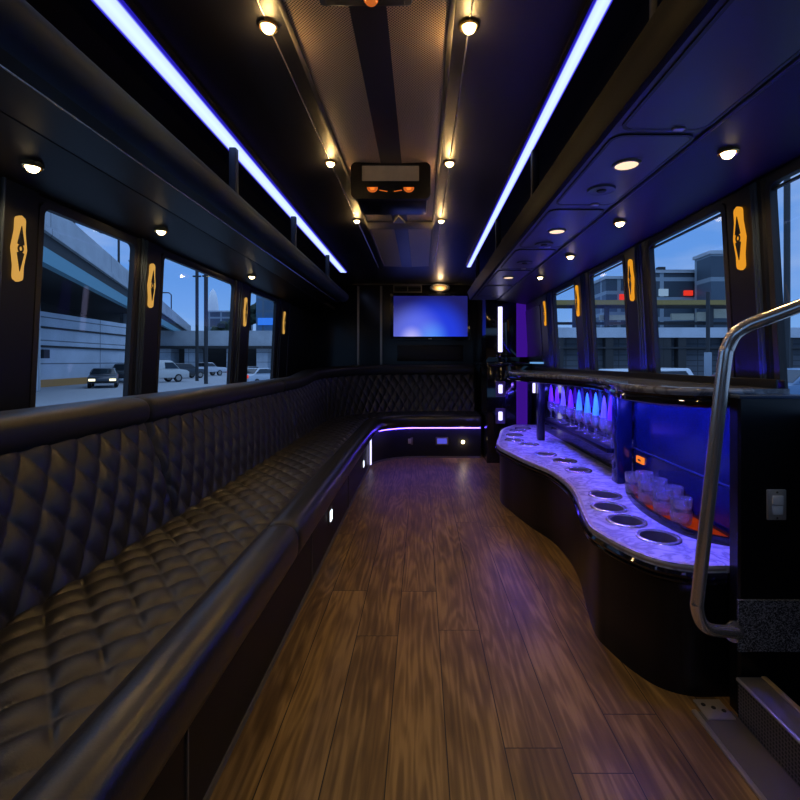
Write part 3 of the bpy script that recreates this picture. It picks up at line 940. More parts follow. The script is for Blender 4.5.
# seat
SD0, SD1 = 0.040, 0.425
NT = 72
def seat_cushion(s0, s1):
    ss = rng(s0, s1, 0.0065)
    fr = [path(s) for s in ss]
    def pr(i):
        s = ss[i]
        en = min(1, min(s - s0, s1 - s) / 0.012)
        out = []
        for k in range(NT + 1):
            t = (SD1 - SD0) * k / NT
            z = 0.424 + 0.012 * math.sin(PI * k / NT) + 0.016 * quilt(along(s, 0.23), t, 0.125, 0.105) * (0.2 + 0.8 * max(0, en)) * min(1, 0.15 + min(k, NT - k) / 7)
            out.append((SD0 + t, z))
        return out + [(SD1 + 0.02, 0.40), (SD0, 0.385)]
    MB().sweep(fr, pr).build('seat_cushion', M_LEATHER, sofa, auto=80)
seat_cushion(0.0, S_TOT)
# backrest sections
NB = 64
def back_cushion(s0, s1):
    ss = rng(s0, min(s1, S_STR), 0.0062)
    if s1 > S_STR: ss = ss[:-1] + rng(S_STR, S_STR + S_ARC, 0.0031)[:-1] + rng(S_STR + S_ARC, s1, 0.0062)
    fr = [path(s) for s in ss]
    A = Vector((0.412, 0.425)); B = Vector((0.522, 0.775))
    D = (B - A); Ln = D.length; D = D / Ln; Nn = Vector((-D.y, D.x))
    def pr(i):
        s = ss[i]
        en = max(0, min(1, min(s - s0, s1 - s) / 0.02))
        out = []
        for k in range(NB + 1):
            t = Ln * k / NB
            p = A + D * t + Nn * (-0.012 + 0.014 * en + 0.013 * math.sin(PI * k / NB) + 0.016 * quilt(along(s, 0.47), t, 0.098, 0.142) * (0.2 + 0.8 * en))
            out.append((p.x, lift(s, p.y)))
        return out + [(0.585, lift(s, 0.79)), (0.50, 0.43)]
    MB().sweep(fr, pr).build('backrest', M_LEATHER, sofa, auto=80)
S1, S2 = 1.715 - 0.05, 3.40 - 0.05
for a, b in ((0.0, S1 - 0.003), (S1 + 0.003, S2 - 0.003), (S2 + 0.003, S_TOT)): back_cushion(a, b)
def roll(name, s0, s1, cd, cz, hw, hh, e, lifted, m):
    ss = rng(s0, s1, 0.02)
    ss = sorted(set(ss + [s0 + 0.004, s0 + 0.010, s1 - 0.004, s1 - 0.010]))
    fr = [path(s) for s in ss]
    def pr(i):
        s = ss[i]
        d = min(s - s0, s1 - s)
        sc = 1 - 0.22 * math.exp(-d / 0.006)
        lp = super_loop(cd, cz, hw * sc, hh * sc, 28, e)
        return [(p, lift(s, z) if lifted else z) for p, z in lp]
    MB().sweep(fr, pr).build(name, m, sofa, auto=70)
for a, b in ((0.0, S1 - 0.002), (S1 + 0.002, S2 - 0.002), (S2 + 0.002, S_TOT)):
    roll('back_roll', a, b, 0.578, 0.817, 0.088, 0.053, 2.8, True, M_LEATHER_B)
for a, b in ((0.0, 1.54 - 0.002), (1.54 + 0.002, S_TOT)):
    roll('front_roll', a, b, -0.014, 0.385, 0.066, 0.068, 2.7, False, M_LEATHER_R)

# small lights and sockets in the sofa base
def base_panel(name, label, cat, loc, size, axis, m, plate=True, group=None, rim=None):
    t = thing(name, label, cat, loc, group)
    x, y, z = loc; w, h = size
    if axis == 'X':
        sbox((x - 0.002, y - w * 0.8, z - h * 0.75), (x + 0.006, y + w * 0.8, z + h * 0.75), 0.002).build('plate', rim or M_DARKMETAL, t)
        sbox((x + 0.005, y - w / 2, z - h / 2), (x + 0.010, y + w / 2, z + h / 2), 0.002).build('lens', m, t)
    else:
        sbox((x - w * 0.65, y - 0.006, z - h * 0.75), (x + w * 0.65, y + 0.002, z + h * 0.75), 0.002).build('plate', rim or M_DARKMETAL, t)
        sbox((x - w / 2, y - 0.010, z - h / 2), (x + w / 2, y - 0.005, z + h / 2), 0.002).build('lens', m, t)
    return t
base_panel('courtesy_light', 'small white step light set in the side of the left bench, the nearer one', 'light', (XF, 2.52, 0.172), (0.05, 0.055), 'X', M_COOLSPOT, group='step lights in the bench side')
base_panel('courtesy_light', 'small white step light set in the side of the left bench, the farther one', 'light', (XF, 3.95, 0.135), (0.05, 0.05), 'X', M_COOLSPOT, group='step lights in the bench side')
p = at(406, 441, 4.85); base_panel('wall_socket', 'silver socket plate in the front of the rear bench, nearer the corner', 'socket', (p.x, 4.85, p.z), (0.11, 0.05), 'Y', M_STEEL)
p = at(442, 441, 4.85); base_panel('wall_socket', 'blue glowing socket plate in the front of the rear bench', 'socket', (p.x, 4.85, p.z), (0.10, 0.055), 'Y', M_BLUESPOT)
p = at(463, 442, 4.85)
t = thing('courtesy_light', 'tiny round warm light at the right end of the rear bench front', 'light', (p.x, 4.85, p.z))
MB().lathe([(0.0, 0.012), (0.012, 0.010), (0.017, 0.002), (0.017, -0.002)][::-1], n=16, M=Matrix.Translation(p) @ Matrix.Rotation(PI / 2, 4, 'X')).build('lens', M_BULB, t)
lamp_light('lens_light', 'POINT', (p.x, 4.82, p.z), 0.35, (1, .75, .4), t, 0.01)
# upright LED at the bend of the bench and LED under the rear seat
P, N = path(S_STR + 0.02)
t = tag(MB().tube([(P[0] + 0.018, P[1] - 0.02, z) for z in (0.03, 0.1, 0.2, 0.285)], 0.008, 10).build('led_tube', M_TUBE), 'short upright white LED tube at the bend of the bench', 'led tube')
ss = rng(S_STR + 0.25, S_TOT - 0.01, 0.05)
MBX = MB().sweep([path(s) for s in ss], lambda i: [(-0.020, 0.308), (-0.020, 0.313), (-0.002, 0.315), (-0.002, 0.308)])
tag(MBX.build('led_light_strip', M_BENCHLED), 'thin blue LED strip tucked under the rear seat edge', 'led strip')

# ================================================================== BAR
C_PTS = [(0.88, 4.43), (0.72, 4.15), (0.615, 3.72), (0.545, 3.36), (0.580, 3.10), (0.640, 2.82), (0.705, 2.60), (0.722, 2.37),
         (0.702, 2.15), (0.648, 1.90), (0.616, 1.72), (0.626, 1.63), (0.660, 1.515), (0.714, 1.425), (0.80, 1.380), (0.895, 1.378)]
CC = spline(C_PTS, 8)
S_PTS = [(0.90, 4.30), (0.76, 4.02), (0.665, 3.66), (0.645, 3.38), (0.690, 3.08), (0.775, 2.74), (0.838, 2.42), (0.82, 2.12),
         (0.750, 1.85), (0.712, 1.66), (0.735, 1.49), (0.80, 1.405), (0.90, 1.372), (0.97, 1.370)]
SCV = spline(S_PTS, 8)
bar = thing('bar_counter', 'serpentine black bar with a lavender lit marble counter, along the right wall', 'bar', (0.85, 2.8, 0))
def offset(curve, d):
    return [(p[0] + n[0] * d, p[1] + n[1] * d) for p, n in frames_of(curve, -1)]
CUPS_N = [(0.822, 2.10), (0.770, 1.925), (0.770, 1.7625), (0.808, 1.60)]
CUPS_F = [(0.905, 4.18), (0.835, 4.05), (0.755, 3.80), (0.705, 3.56), (0.775, 3.38)]
CUPS_M = [(0.800, 3.02), (0.862, 2.82), (0.865, 2.58)]
CR = 0.060
holes = [[(x + CR * math.cos(2 * PI * i / 28), y + CR * math.sin(2 * PI * i / 28)) for i in range(28)] for x, y in CUPS_N + CUPS_F + CUPS_M]
outline = CC + [(1.088, 1.378), (1.088, 4.43)]
MB().prism(outline, 0.378, 0.400, holes=holes).build('countertop', M_MARBLE, bar)
body = offset(CC, 0.022)
MB().prism(body + [(1.085, body[-1][1]), (1.085, body[0][1])], 0.0, 0.34).build('body', M_SATIN, bar, auto=30)
fr = frames_of(CC, -1)
MB().sweep(fr, lambda i: super_loop(0.012, 0.390, 0.014, 0.011, 12, 2.2)).build('edge_trim', M_STEEL, bar)
MB().sweep(fr, lambda i: [(0.02, 0.335), (0.004, 0.338), (-0.004, 0.346), (-0.004, 0.352), (0.002, 0.357), (-0.008, 0.362), (-0.010, 0.370), (-0.004, 0.379), (0.02, 0.380)]).build('nosing', M_GLOSS, bar)
# upper top
MB().prism(SCV + [(1.075, 1.370), (1.075, 4.30)], 0.897, 0.919).build('upper_top', M_GRANITE, bar)
fr2 = frames_of(SCV, -1)
MB().sweep(fr2, lambda i: super_loop(0.010, 0.908, 0.014, 0.0125, 12, 2.2)).build('upper_edge_trim', M_GRANITE, bar)
MB().sweep(fr2, lambda i: [(0.03, 0.861), (0.008, 0.861), (-0.002, 0.868), (-0.004, 0.880), (0.004, 0.888), (0.000, 0.896), (0.03, 0.897)]).build('apron', M_GLOSS, bar)
# posts
sbox((0.885, 3.54, 0.40), (0.935, 3.60, 0.897), 0.006).build('post', M_SATIN, bar)
sbox((0.955, 2.29, 0.40), (1.030, 2.36, 0.897), 0.006).build('post', M_BLUEPANEL, bar)
# back panels
bp_ = sbox((1.040, 1.380, 0.40), (1.060, 2.30, 0.897)).build('back_panel', M_BLUEPANEL, bar)
sbox((1.036, 1.381, 0.573), (1.0401, 2.29, 0.579)).build('seam', M_LIP, bp_)
sbox((1.066, 2.36, 0.40), (1.086, 4.28, 0.897)).build('back_panel', M_GLOSS, bar)
sbox((0.935, 2.365, 0.535), (1.066, 3.58, 0.560), 0.004).build('glass_shelf', M_SATIN, bar)
# end partition closing the bar towards the stairwell
part = thing('end_partition', 'black end panel of the bar facing the stairs, with a light switch on it', 'partition', (1.0, 1.34, 0))
mb = MB().prism([(0.897, 1.332), (0.903, 1.326), (1.150, 1.326), (1.150, 1.366), (0.897, 1.366)], -0.36, 0.895).build('panel', M_SATIN, part)
sbox((0.895, 1.320, 0.893), (1.095, 1.368, 0.903), 0.003).build('cap', M_LIP, part)
a = at(738, 600, 1.322); b = at(800, 651, 1.322)
sbox((a.x, 1.318, b.z), (1.118, 1.3265, a.z)).build('carpet_panel', M_CARPET, part)
p = at(777, 505, 1.32)
sw = thing('light_switch', 'steel plated light switch with two white rockers on the bar end panel', 'switch', (p.x, 1.326, p.z))
sbox((p.x - 0.027, 1.319, p.z - 0.043), (p.x + 0.027, 1.3262, p.z + 0.043), 0.003).build('plate', M_PLATE, sw)
sbox((p.x - 0.015, 1.314, p.z + 0.001), (p.x + 0.015, 1.320, p.z + 0.027), 0.002).build('rocker', M_WHITEPL, sw)
sbox((p.x - 0.015, 1.3155, p.z - 0.027), (p.x + 0.015, 1.320, p.z - 0.001), 0.002).build('rocker', M_WHITEPL, sw)
for dz in (-0.036, 0.036):
    MB().lathe([(0.0, 0.002), (0.0025, 0.0015), (0.003, 0.0)][::-1], n=10, M=Matrix.Translation((p.x, 1.319, p.z + dz)) @ Matrix.Rotation(PI / 2, 4, 'X')).build('screw', M_DARKMETAL, sw)

# LED hidden behind the apron and along the shelf back
MBX = MB().sweep([f for i, f in enumerate(fr2) if 4 < i < len(fr2) - 3], lambda i: [(0.0305, 0.887), (0.0305, 0.896), (0.040, 0.896), (0.040, 0.887)])
tag(MBX.build('led_light_strip', M_BARLED), 'blue LED strip tucked behind the front edge of the bar top', 'led strip')
sbox((1.028, 2.40, 0.850), (1.034, 3.97, 0.897)).build('light_shield', M_SATIN, bar)  # added shield, keeps the violet strip's light off floor and sofa
tag(sbox((1.045, 2.42, 0.884), (1.060, 3.95, 0.894)).build('led_light_strip', M_VIOLETLED), 'violet LED strip above the napkin goblets at the back of the bar', 'led strip')
struct(sbox((1.036, 1.372, 0.919), (1.043, 4.28, 0.946), 0.002), 'trim_28', M_PILLAR)  # added upstand, hides the sill rope from the camera
struct(sbox((1.060, 1.372, 0.919), (1.067, 4.28, 0.944), 0.002), 'trim_29', M_PILLAR)  # second added upstand, narrows the rope's light towards the pillars
tag(MB().tube([(1.0525, y, 0.9265) for y in (1.42, 2.0, 3.0, 4.2)], 0.007, 8).build('led_light_strip', M_SILLFILL), 'added blue LED rope hidden along the sill behind the bar top', 'led strip')  # rope added to throw blue light up at the shelf
p = at(534, 388, 3.62)
tag(MB().tube([(p.x, 3.62, 0.755), (p.x, 3.62, 0.79), (p.x, 3.62, 0.83)], 0.010, 10).build('led_tube', M_TUBE), 'short white LED tube hanging under the far end of the bar top', 'led tube')

# cup holders
def cup_holder(x, y, label, group):
    loc = (x, y, 0.40)
    t = thing('cup_holder', label, 'cup holder', loc, group)
    MB().lathe([(CR - 0.003, 0.0), (CR - 0.002, 0.004), (CR + 0.006, 0.006), (CR + 0.011, 0.004), (CR + 0.013, 0.0)], loc, 32, cap=False).build('rim', M_CHROME, t)
    MB().lathe([(0.0, -0.085), (CR - 0.012, -0.085), (CR - 0.008, -0.078), (CR - 0.001, 0.001), (CR - 0.004, 0.001), (CR - 0.011, -0.076), (0.0, -0.080)], loc, 32).build('cup', M_DARKMETAL, t)
for i, (x, y) in enumerate(CUPS_N):
    cup_holder(x, y, 'large round steel cup holder beside the tumbler tray, ' + ('farthest of the four', 'third from the front', 'second from the front', 'nearest the handrail')[i], 'cup holders by the tumbler tray')
for i, (x, y) in enumerate(CUPS_M):
    cup_holder(x, y, 'round cup holder in the inward curve of the counter, below the goblets, ' + ('farthest', 'middle', 'nearest')[i], 'cup holders in the middle of the counter')
for i, (x, y) in enumerate(CUPS_F):
    cup_holder(x, y, 'round cup holder on the far rounded end of the counter, ' + ('nearest the rear cabinet', 'second from the rear cabinet', 'middle of the five', 'at the outer edge', 'nearest the dark post')[i], 'cup holders at the far end of the counter')

# tumbler tray
tray = thing('tumbler_tray', 'black lens shaped tray with an orange glowing base holding stacked tumblers', 'tray', (0.95, 1.9, 0.40))
tp = spline([(1.030, 2.27), (0.965, 2.22), (0.900, 2.02), (0.878, 1.85), (0.886, 1.70), (0.92, 1.585), (1.0, 1.52), (1.030, 1.515)], 6)
inner = offset(tp[2:-2], 0.016)
MB().prism(tp, 0.400, 0.425, holes=[inner + [(1.024, inner[-1][1]), (1.024, inner[0][1])]]).build('rim', M_GLOSS, tray)
inner2 = offset(tp[2:-2], 0.014)
MB().prism(inner2 + [(1.027, inner2[-1][1]), (1.027, inner2[0][1])], 0.401, 0.414).build('glowing_base', M_ORANGEGLOW, tray)
def tumbler_prof(r, h):
    return [(0.0, 0.0), (r * 0.82, 0.0), (r * 0.88, 0.004), (r * 0.97, h * 0.5), (r, h), (r - 0.003, h), (r * 0.92, h * 0.5), (r * 0.80, 0.012), (0.0, 0.012)]
tum = None
def tumbler(x, y, z, label):
    global tum
    if tum is None:
        tum = MB().lathe(tumbler_prof(0.037, 0.047), (0, 0, 0), 20).build('tumbler', M_CLEAR)
        o = tum
    else:
        o = tum.copy(); COL.objects.link(o)
    o.location = (x, y, z)
    tag(o, label, 'glass', 'stacked tumblers in the tray')
FR = [(0.935, 2.065), (0.932, 1.935), (0.932, 1.81), (0.935, 1.69)]
names = ('farthest', 'second farthest', 'second nearest', 'nearest')
for i, (x, y) in enumerate(FR):
    for k in range(2):
        tumbler(x, y, 0.4145 + k * 0.0475, 'clear tumbler, %s of the %s stack in the front row of the tray' % ('top' if k else 'bottom', names[i]))
for i, (x, y) in enumerate([(0.988, 2.08), (0.988, 1.96), (0.988, 1.84)]):
    for k in range(2):
        tumbler(x, y, 0.4145 + k * 0.0475, 'clear tumbler, %s of the %s stack in the back row of the tray' % ('top' if k else 'bottom', ('farthest', 'middle', 'nearest')[i]))
# orange indicator on the back panel
p = at(641, 460, 0); yb = 1.04 * FPX / (641 - VPX)
z = 1 - (460 - VPY) / FPX * yb
t = thing('indicator_light', 'small orange lit square on the blue back panel behind the tumblers', 'indicator', (1.04, yb, z))
sbox((1.032, yb - 0.035, z - 0.016), (1.041, yb + 0.035, z + 0.016), 0.002).build('lens', M_ORANGESIGN, t)
sbox((1.0305, yb - 0.014, z - 0.005), (1.033, yb + 0.014, z + 0.004)).build('dark_mark', M_RUBBER, t)

# goblets with napkin cones on the shelf
gob = None; cones = {}
def goblet_prof():
    return [(0.0, 0.0), (0.026, 0.0), (0.027, 0.003), (0.006, 0.007), (0.004, 0.012), (0.004, 0.050), (0.010, 0.056), (0.024, 0.075), (0.028, 0.100), (0.026, 0.130),
            (0.0245, 0.130), (0.0265, 0.100), (0.0225, 0.077), (0.008, 0.060), (0.0, 0.058)]
def cone_prof():
    return [(0.0, 0.0), (0.010, 0.004), (0.021, 0.025), (0.0235, 0.045), (0.020, 0.090), (0.012, 0.150), (0.006, 0.180), (0.0, 0.192)]
kinds = [('V', 'violet'), ('V', 'violet'), ('L', 'blue violet'), ('V', 'violet'), ('B', 'sky blue'), ('B', 'sky blue'), ('B', 'sky blue'), ('L', 'blue violet'), ('V', 'violet')]
mats = {'V': M_CLOTH_V, 'B': M_CLOTH_B, 'L': M_CLOTH_L}
order = ('farthest', 'second', 'third', 'fourth', 'fifth', 'sixth', 'seventh', 'eighth', 'nearest')
for i, px in enumerate((551, 557, 563, 570.5, 579, 587.3, 595.7, 604, 611)):
    x = 1.0; y = x * FPX / (px - VPX)
    kd, kn = kinds[i]
    pos = order[i] + (' from the far post' if 0 < i < 8 else (' by the far post' if i == 0 else ' by the near post'))
    if gob is None:
        gob = MB().lathe(goblet_prof(), (0, 0, 0), 18).build('goblet', M_CLEAR); o = gob
    else:
        o = gob.copy(); COL.objects.link(o)
    o.location = (x, y, 0.5605)
    tag(o, 'clear stemmed goblet on the bar shelf, ' + pos, 'glass', 'goblets on the bar shelf')
    if kd not in cones:
        mb = MB().lathe(cone_prof(), (0, 0, 0), 16)
        for v in mb.v:
            a = math.atan2(v.y, v.x); f = 1 + 0.06 * math.sin(3 * a + v.z * 25)
            v.x *= f; v.y *= f
        cones[kd] = mb.build('napkin', mats[kd]); o = cones[kd]
    else:
        o = cones[kd].copy(); COL.objects.link(o)
    o.location = (x, y, 0.5605 + 0.0635)
    o.scale = (0.88, 0.88, 0.98 if i % 2 else 1.03)
    tag(o, '%s lit napkin folded into a cone in the goblet %s' % (kn, pos), 'napkin', 'napkin cones in the goblets')
# small row of upturned goblets behind
for i, y in enumerate((2.62, 2.80, 2.98, 3.18, 3.38)):
    o = gob.copy(); COL.objects.link(o); o.location = (1.036, y, 0.5605)
    o.scale = (0.9, 0.9, 0.8)
    tag(o, 'small empty goblet against the back of the bar shelf, ' + ('nearest', 'second', 'third', 'fourth', 'farthest')[i] + (' of its row' if i in (0, 4) else ' from the front'), 'glass', 'empty goblets behind the napkins')

# ================================================================== HANDRAIL, STEP
def bez(pts, n=8):
    out = []
    P = [Vector(p) for p in pts]
    for i in range(len(P) - 1):
        p0 = P[i - 1] if i else P[0] * 2 - P[1]
        p1, p2 = P[i], P[i + 1]
        p3 = P[i + 2] if i + 2 < len(P) else P[-1] * 2 - P[-2]
        for k in range(n):
            t = k / n
            out.append(0.5 * ((2 * p1) + (p2 - p0) * t + (2 * p0 - 5 * p1 + 4 * p2 - p3) * t * t + (3 * p1 - p0 - 3 * p2 + p3) * t ** 3))
    out.append(P[-1]); return out
hr = thing('handrail', 'bent chrome grab rail in front of the bar end, rising over the stairs', 'handrail', (0.85, 1.25, 0.2))
K = [at(735, 632, 1.322), at(722, 631, 1.30), at(709, 629, 1.275), at(701, 622, 1.26), at(697, 607, 1.252), at(698.5, 590, 1.25), at(711, 480, 1.225), at(724, 365, 1.20),
     at(728, 347, 1.195), at(735, 334, 1.185), at(747, 326, 1.175), at(765, 319, 1.155), at(800, 306, 1.12), at(850, 288, 1.06), at(905, 268, 1.02)]
MB().tube(bez(K, 6), 0.0165, 14).build('rail_tube', M_CHROME, hr)
MB().lathe([(0.03, 0.0), (0.03, 0.006), (0.018, 0.010)], n=20, M=Matrix.Translation((K[0].x, 1.326, K[0].z)) @ Matrix.Rotation(PI / 2, 4, 'X')).build('flange', M_CHROME, hr)
MB().lathe([(0.03, 0.0), (0.03, 0.006), (0.018, 0.010)], n=20, M=Matrix.Translation((xr(K[-1].z) + 0.0, K[-1].y, K[-1].z)) @ Matrix.Rotation(-PI / 2, 4, 'Y')).build('flange', M_CHROME, hr)

st = thing('step_guard', 'low metal kick guard with a perforated side along the top of the stairwell', 'step guard', (0.92, 0.6, 0))
GY0, GY1 = -0.70, 1.312
sbox((0.885, GY0, 0.0), (0.897, GY1, 0.108)).build('perforated_side', M_MESH2, st)
sbox((0.895, GY0, 0.0), (0.955, GY1, 0.110)).build('core', M_RUBBER, st)
sbox((0.880, GY0, 0.106), (0.962, GY1 + 0.004, 0.116), 0.003).build('top_plate', M_DARKMETAL, st)
sbox((0.951, GY0, 0.100), (0.967, GY1 + 0.004, 0.119), 0.003).build('brass_edge', M_GOLDSTEEL, st)
MB().tube([(0.884, y, 0.112) for y in (GY0, 0.5, GY1)], 0.005, 8).build('round_edge', M_STEEL, st)
tp_ = thing('threshold_plate', 'flat dark metal floor plate with a bright edge beside the kick guard', 'floor plate', (0.83, 0.6, 0))
sbox((0.782, GY0, 0.0), (0.884, 1.335, 0.006), 0.002).build('plate', M_DARKMETAL, tp_)
sbox((0.770, GY0, 0.0), (0.784, 1.340, 0.009), 0.003).build('bright_edge', M_STEEL, tp_)
br_ = sbox((0.795, 1.30, 0.006), (0.872, 1.375, 0.011), 0.001).build('bracket', M_STEEL, tp_)
for i in range(3):
    MB().lathe([(0.006, 0.0), (0.006, 0.002), (0.0, 0.0025)], (0.812 + 0.022 * i, 1.352 - 0.012 * i, 0.011), 10).build('bolt', M_RUBBER, br_)

# ================================================================== REAR
tv = thing('television', 'flat wall television with a glowing blue picture on the rear wall', 'television', (0.11, 5.5, 1.25))
a = at(390, 293, 5.47); b = at(470, 340, 5.47)
mb = MB().prism(round_rect(a.x, b.x, b.z, a.z, 0.01), 0, 0.05)
mb.v = [Vector((p.x, 5.47 + p.z, p.y)) for p in mb.v]
mb.build('bezel', M_GLOSS, tv)
a2 = at(393.5, 296, 5.466); b2 = at(467.5, 336.5, 5.466)
cx, cz = (a2.x + b2.x) / 2, (a2.z + b2.z) / 2
sc = MB().box((a2.x - cx, -0.003, b2.z - cz), (b2.x - cx, 0.004, a2.z - cz)).build('screen', M_SCREEN, tv, local=True)
sc.location = Vector((cx, 5.467, cz)) - tv.location
sbox((0.085, 5.464, b.z + 0.010), (0.125, 5.471, b.z + 0.018)).build('badge', M_STEEL, tv)
sbox((-0.10, 5.515, 1.3), (0.32, 5.562, 1.7)).build('wall_mount', M_RUBBER, tv)
sb = thing('sound_bar', 'black speaker box on the rear wall just below the television', 'speaker', (0.12, 5.5, 1.0))
a = at(397, 345, 5.46); b = at(463, 361, 5.46)
sbox((a.x, 5.46, b.z), (b.x, 5.562, a.z), 0.01).build('cabinet', M_SATIN, sb)
sbox((a.x + 0.02, 5.455, b.z + 0.02), (b.x - 0.02, 5.462, a.z - 0.02), 0.004).build('grille', M_RUBBER, sb)
a = at(393, 284.5, 5.5); b = at(422, 292, 5.5)
vg = thing('air_vent', 'dark slatted air vent at the top of the rear wall above the television', 'air vent', ((a.x + b.x) / 2, 5.53, b.z))
mb = MB().prism(round_rect(a.x, b.x, b.z, a.z, 0.006), 0, 0.03, holes=[round_rect(a.x + 0.014, (a.x + b.x) / 2 - 0.006, b.z + 0.012, a.z - 0.012, 0.004), round_rect((a.x + b.x) / 2 + 0.006, b.x - 0.014, b.z + 0.012, a.z - 0.012, 0.004)])
mb.v = [Vector((p.x, 5.53 + p.z, p.y)) for p in mb.v]
mb.build('vent_frame', M_DARKMETAL, vg)
for k in range(3):
    z = b.z + 0.022 + 0.02 * k
    sbox((a.x + 0.015, 5.54, z - 0.003), (b.x - 0.015, 5.556, z + 0.003)).build('slat', M_RUBBER, vg)
p = at(440, 287.5, 5.5)
dl = thing('dome_lamp', 'oval dome lamp with a warm glint above the right half of the television', 'lamp', (p.x, 5.53, p.z))
Mx = Matrix.Translation(p) @ Matrix.Rotation(PI / 2, 4, 'X') @ Matrix.Diagonal((1.9, 0.75, 1, 1))
MB().lathe([(0.062, -0.062), (0.062, 0.0), (0.052, 0.012), (0.045, 0.010)], n=28, M=Mx, cap=False).build('rim', M_STEEL, dl)
MB().lathe([(0.044, 0.0), (0.040, 0.015), (0.022, 0.024), (0.0, 0.027)], n=28, M=Mx).build('lens', mat('amber_tinted_dome', (0.35, 0.22, 0.09), 0.25, em=(1.0, 0.6, 0.2), es=0.12), dl)
lamp_light('lens_light', 'POINT', (p.x, 5.44, p.z - 0.03), 1.3, (1.0, 0.68, 0.36), dl, 0.02)
# tall cabinet right of the television
cb = thing('rear_cabinet', 'glossy black corner cabinet with a purple lit panel, right of the rear bench', 'cabinet', (0.86, 5.0, 0))
sbox((0.645, 4.60, 0.0), (1.085, 5.55, 0.955), 0.004).build('lower_body', M_GLOSS, cb)
sbox((0.640, 4.585, 0.955), (1.085, 5.55, 0.985), 0.006).build('worktop', M_GLOSS, cb)
sbox((0.655, 4.76, 0.985), (1.070, 5.55, 1.76), 0.004).build('upper_body', M_GLOSS, cb)
for (u, v, py0, py1, yy) in ((516.5, 527.5, 300, 357, 4.752), (516.5, 527.5, 372, 427, 4.592)):
    a = at(u, py0, yy); b = at(v, py1, yy)
    sbox((a.x, yy, b.z), (b.x, yy + 0.010, a.z), 0.003).build('purple_panel', M_PURPLE, cb)
p = at(500.2, 307, 4.74); q = at(500.2, 352, 4.74)
tag(MB().tube([(p.x, 4.735, q.z + (p.z - q.z) * k / 4) for k in range(5)], 0.0215, 12).build('led_tube', M_TUBE), 'tall upright white blue LED tube on the rear cabinet', 'led tube')
for k, py in enumerate((389, 416)):
    p = at(500.5, py, 4.59)
    t = thing('cabinet_light', 'small lit square in a dark frame on the rear cabinet, ' + ('upper' if k == 0 else 'lower') + ' one', 'light', (p.x, 4.60, p.z), 'lit squares on the rear cabinet')
    mb = MB().prism(round_rect(p.x - 0.046, p.x + 0.046, p.z - 0.075, p.z + 0.075, 0.006), 0, 0.012, holes=[round_rect(p.x - 0.020, p.x + 0.020, p.z - 0.042, p.z + 0.042, 0.004)])
    mb.v = [Vector((v.x, 4.589 + v.z, v.y)) for v in mb.v]
    mb.build('frame', mat('frame_violet_black', (0.14, 0.10, 0.28), 0.3), t)
    sbox((p.x - 0.0205, 4.593, p.z - 0.0425), (p.x + 0.0205, 4.6005, p.z + 0.0425)).build('lens', M_TUBE, t)
# dark glass panel on the right wall before the cabinet, with lit lower edge
gp = thing('dark_wall_panel', 'dark glass panel with a light blue lit lower edge on the right wall by the rear cabinet', 'wall panel', (1.07, 4.4, 0.98))
mb = MB().prism(round_rect(4.17, 4.72, 0.99, 1.50, 0.01), 0.0, 0.012)
mb.v = [Vector((xr(p.y) - 0.003 - p.z, p.x, p.y)) for p in mb.v]
mb.build('panel', mat('smoked_panel', (0.035, 0.04, 0.05), 0.25), gp)
sbox((1.060, 4.17, 0.975), (1.090, 4.58, 0.990), 0.002).build('lit_edge', emit('pale_blue_edge', (0.18, 0.45, 0.9), 0.8), gp)

# ================================================================== OUTSIDE
GZ = -0.95
M_ASPH = mat('asphalt', (0.34, 0.36, 0.38), 0.8, bump=0.3, bscale=3, var=0.15)
M_CONC = concrete('street_concrete', (0.62, 0.68, 0.74), 9.0, 1.75, 0.35)
M_CONC2 = concrete('viaduct_concrete', (0.50, 0.54, 0.57), 8.0, 4.0, 0.6)
M_DECK = mat('dark_deck', (0.045, 0.045, 0.045), 0.9)
M_TEAL = mat('teal_girder', (0.16, 0.36, 0.42), 0.6)
M_BRICK = concrete('dark_brick', (0.12, 0.13, 0.145), 1.2, 0.5, 0.5)
M_POLE = mat('pole_paint', (0.03, 0.032, 0.035), 0.6)
M_ORANGE = mat('orange_paint', (0.55, 0.28, 0.08), 0.7)
M_YELLOW = mat('yellow_steel', (0.34, 0.23, 0.06), 0.6)
M_BEIGE = mat('beige_panel', (0.50, 0.46, 0.34), 0.7, var=0.2, bscale=0.8)
M_TYRE = mat('tyre', (0.012, 0.012, 0.012), 0.8)
M_CARGL = mat('car_glass', (0.02, 0.025, 0.03), 0.08)
M_HEAD = emit('head_lamp', (1.0, 0.78, 0.45), 3.0)
M_TAIL = emit('tail_lamp', (1.0, 0.06, 0.03), 1.2)
M_REDSIGN = emit('red_lit_sign', (1.0, 0.04, 0.02), 1.2)
M_BLUESIGN = emit('blue_lit_sign', (0.05, 0.25, 1.0), 1.0)
M_WHITESIGN = emit('pale_lit_sign', (0.55, 0.75, 1.0), 0.6)
M_LEAF = mat('dark_leaves', (0.025, 0.045, 0.025), 0.8, var=0.4, bscale=3)

struct(MB().box((-160, -60, GZ - 0.1), (160, 220, GZ)), 'ground', M_ASPH)

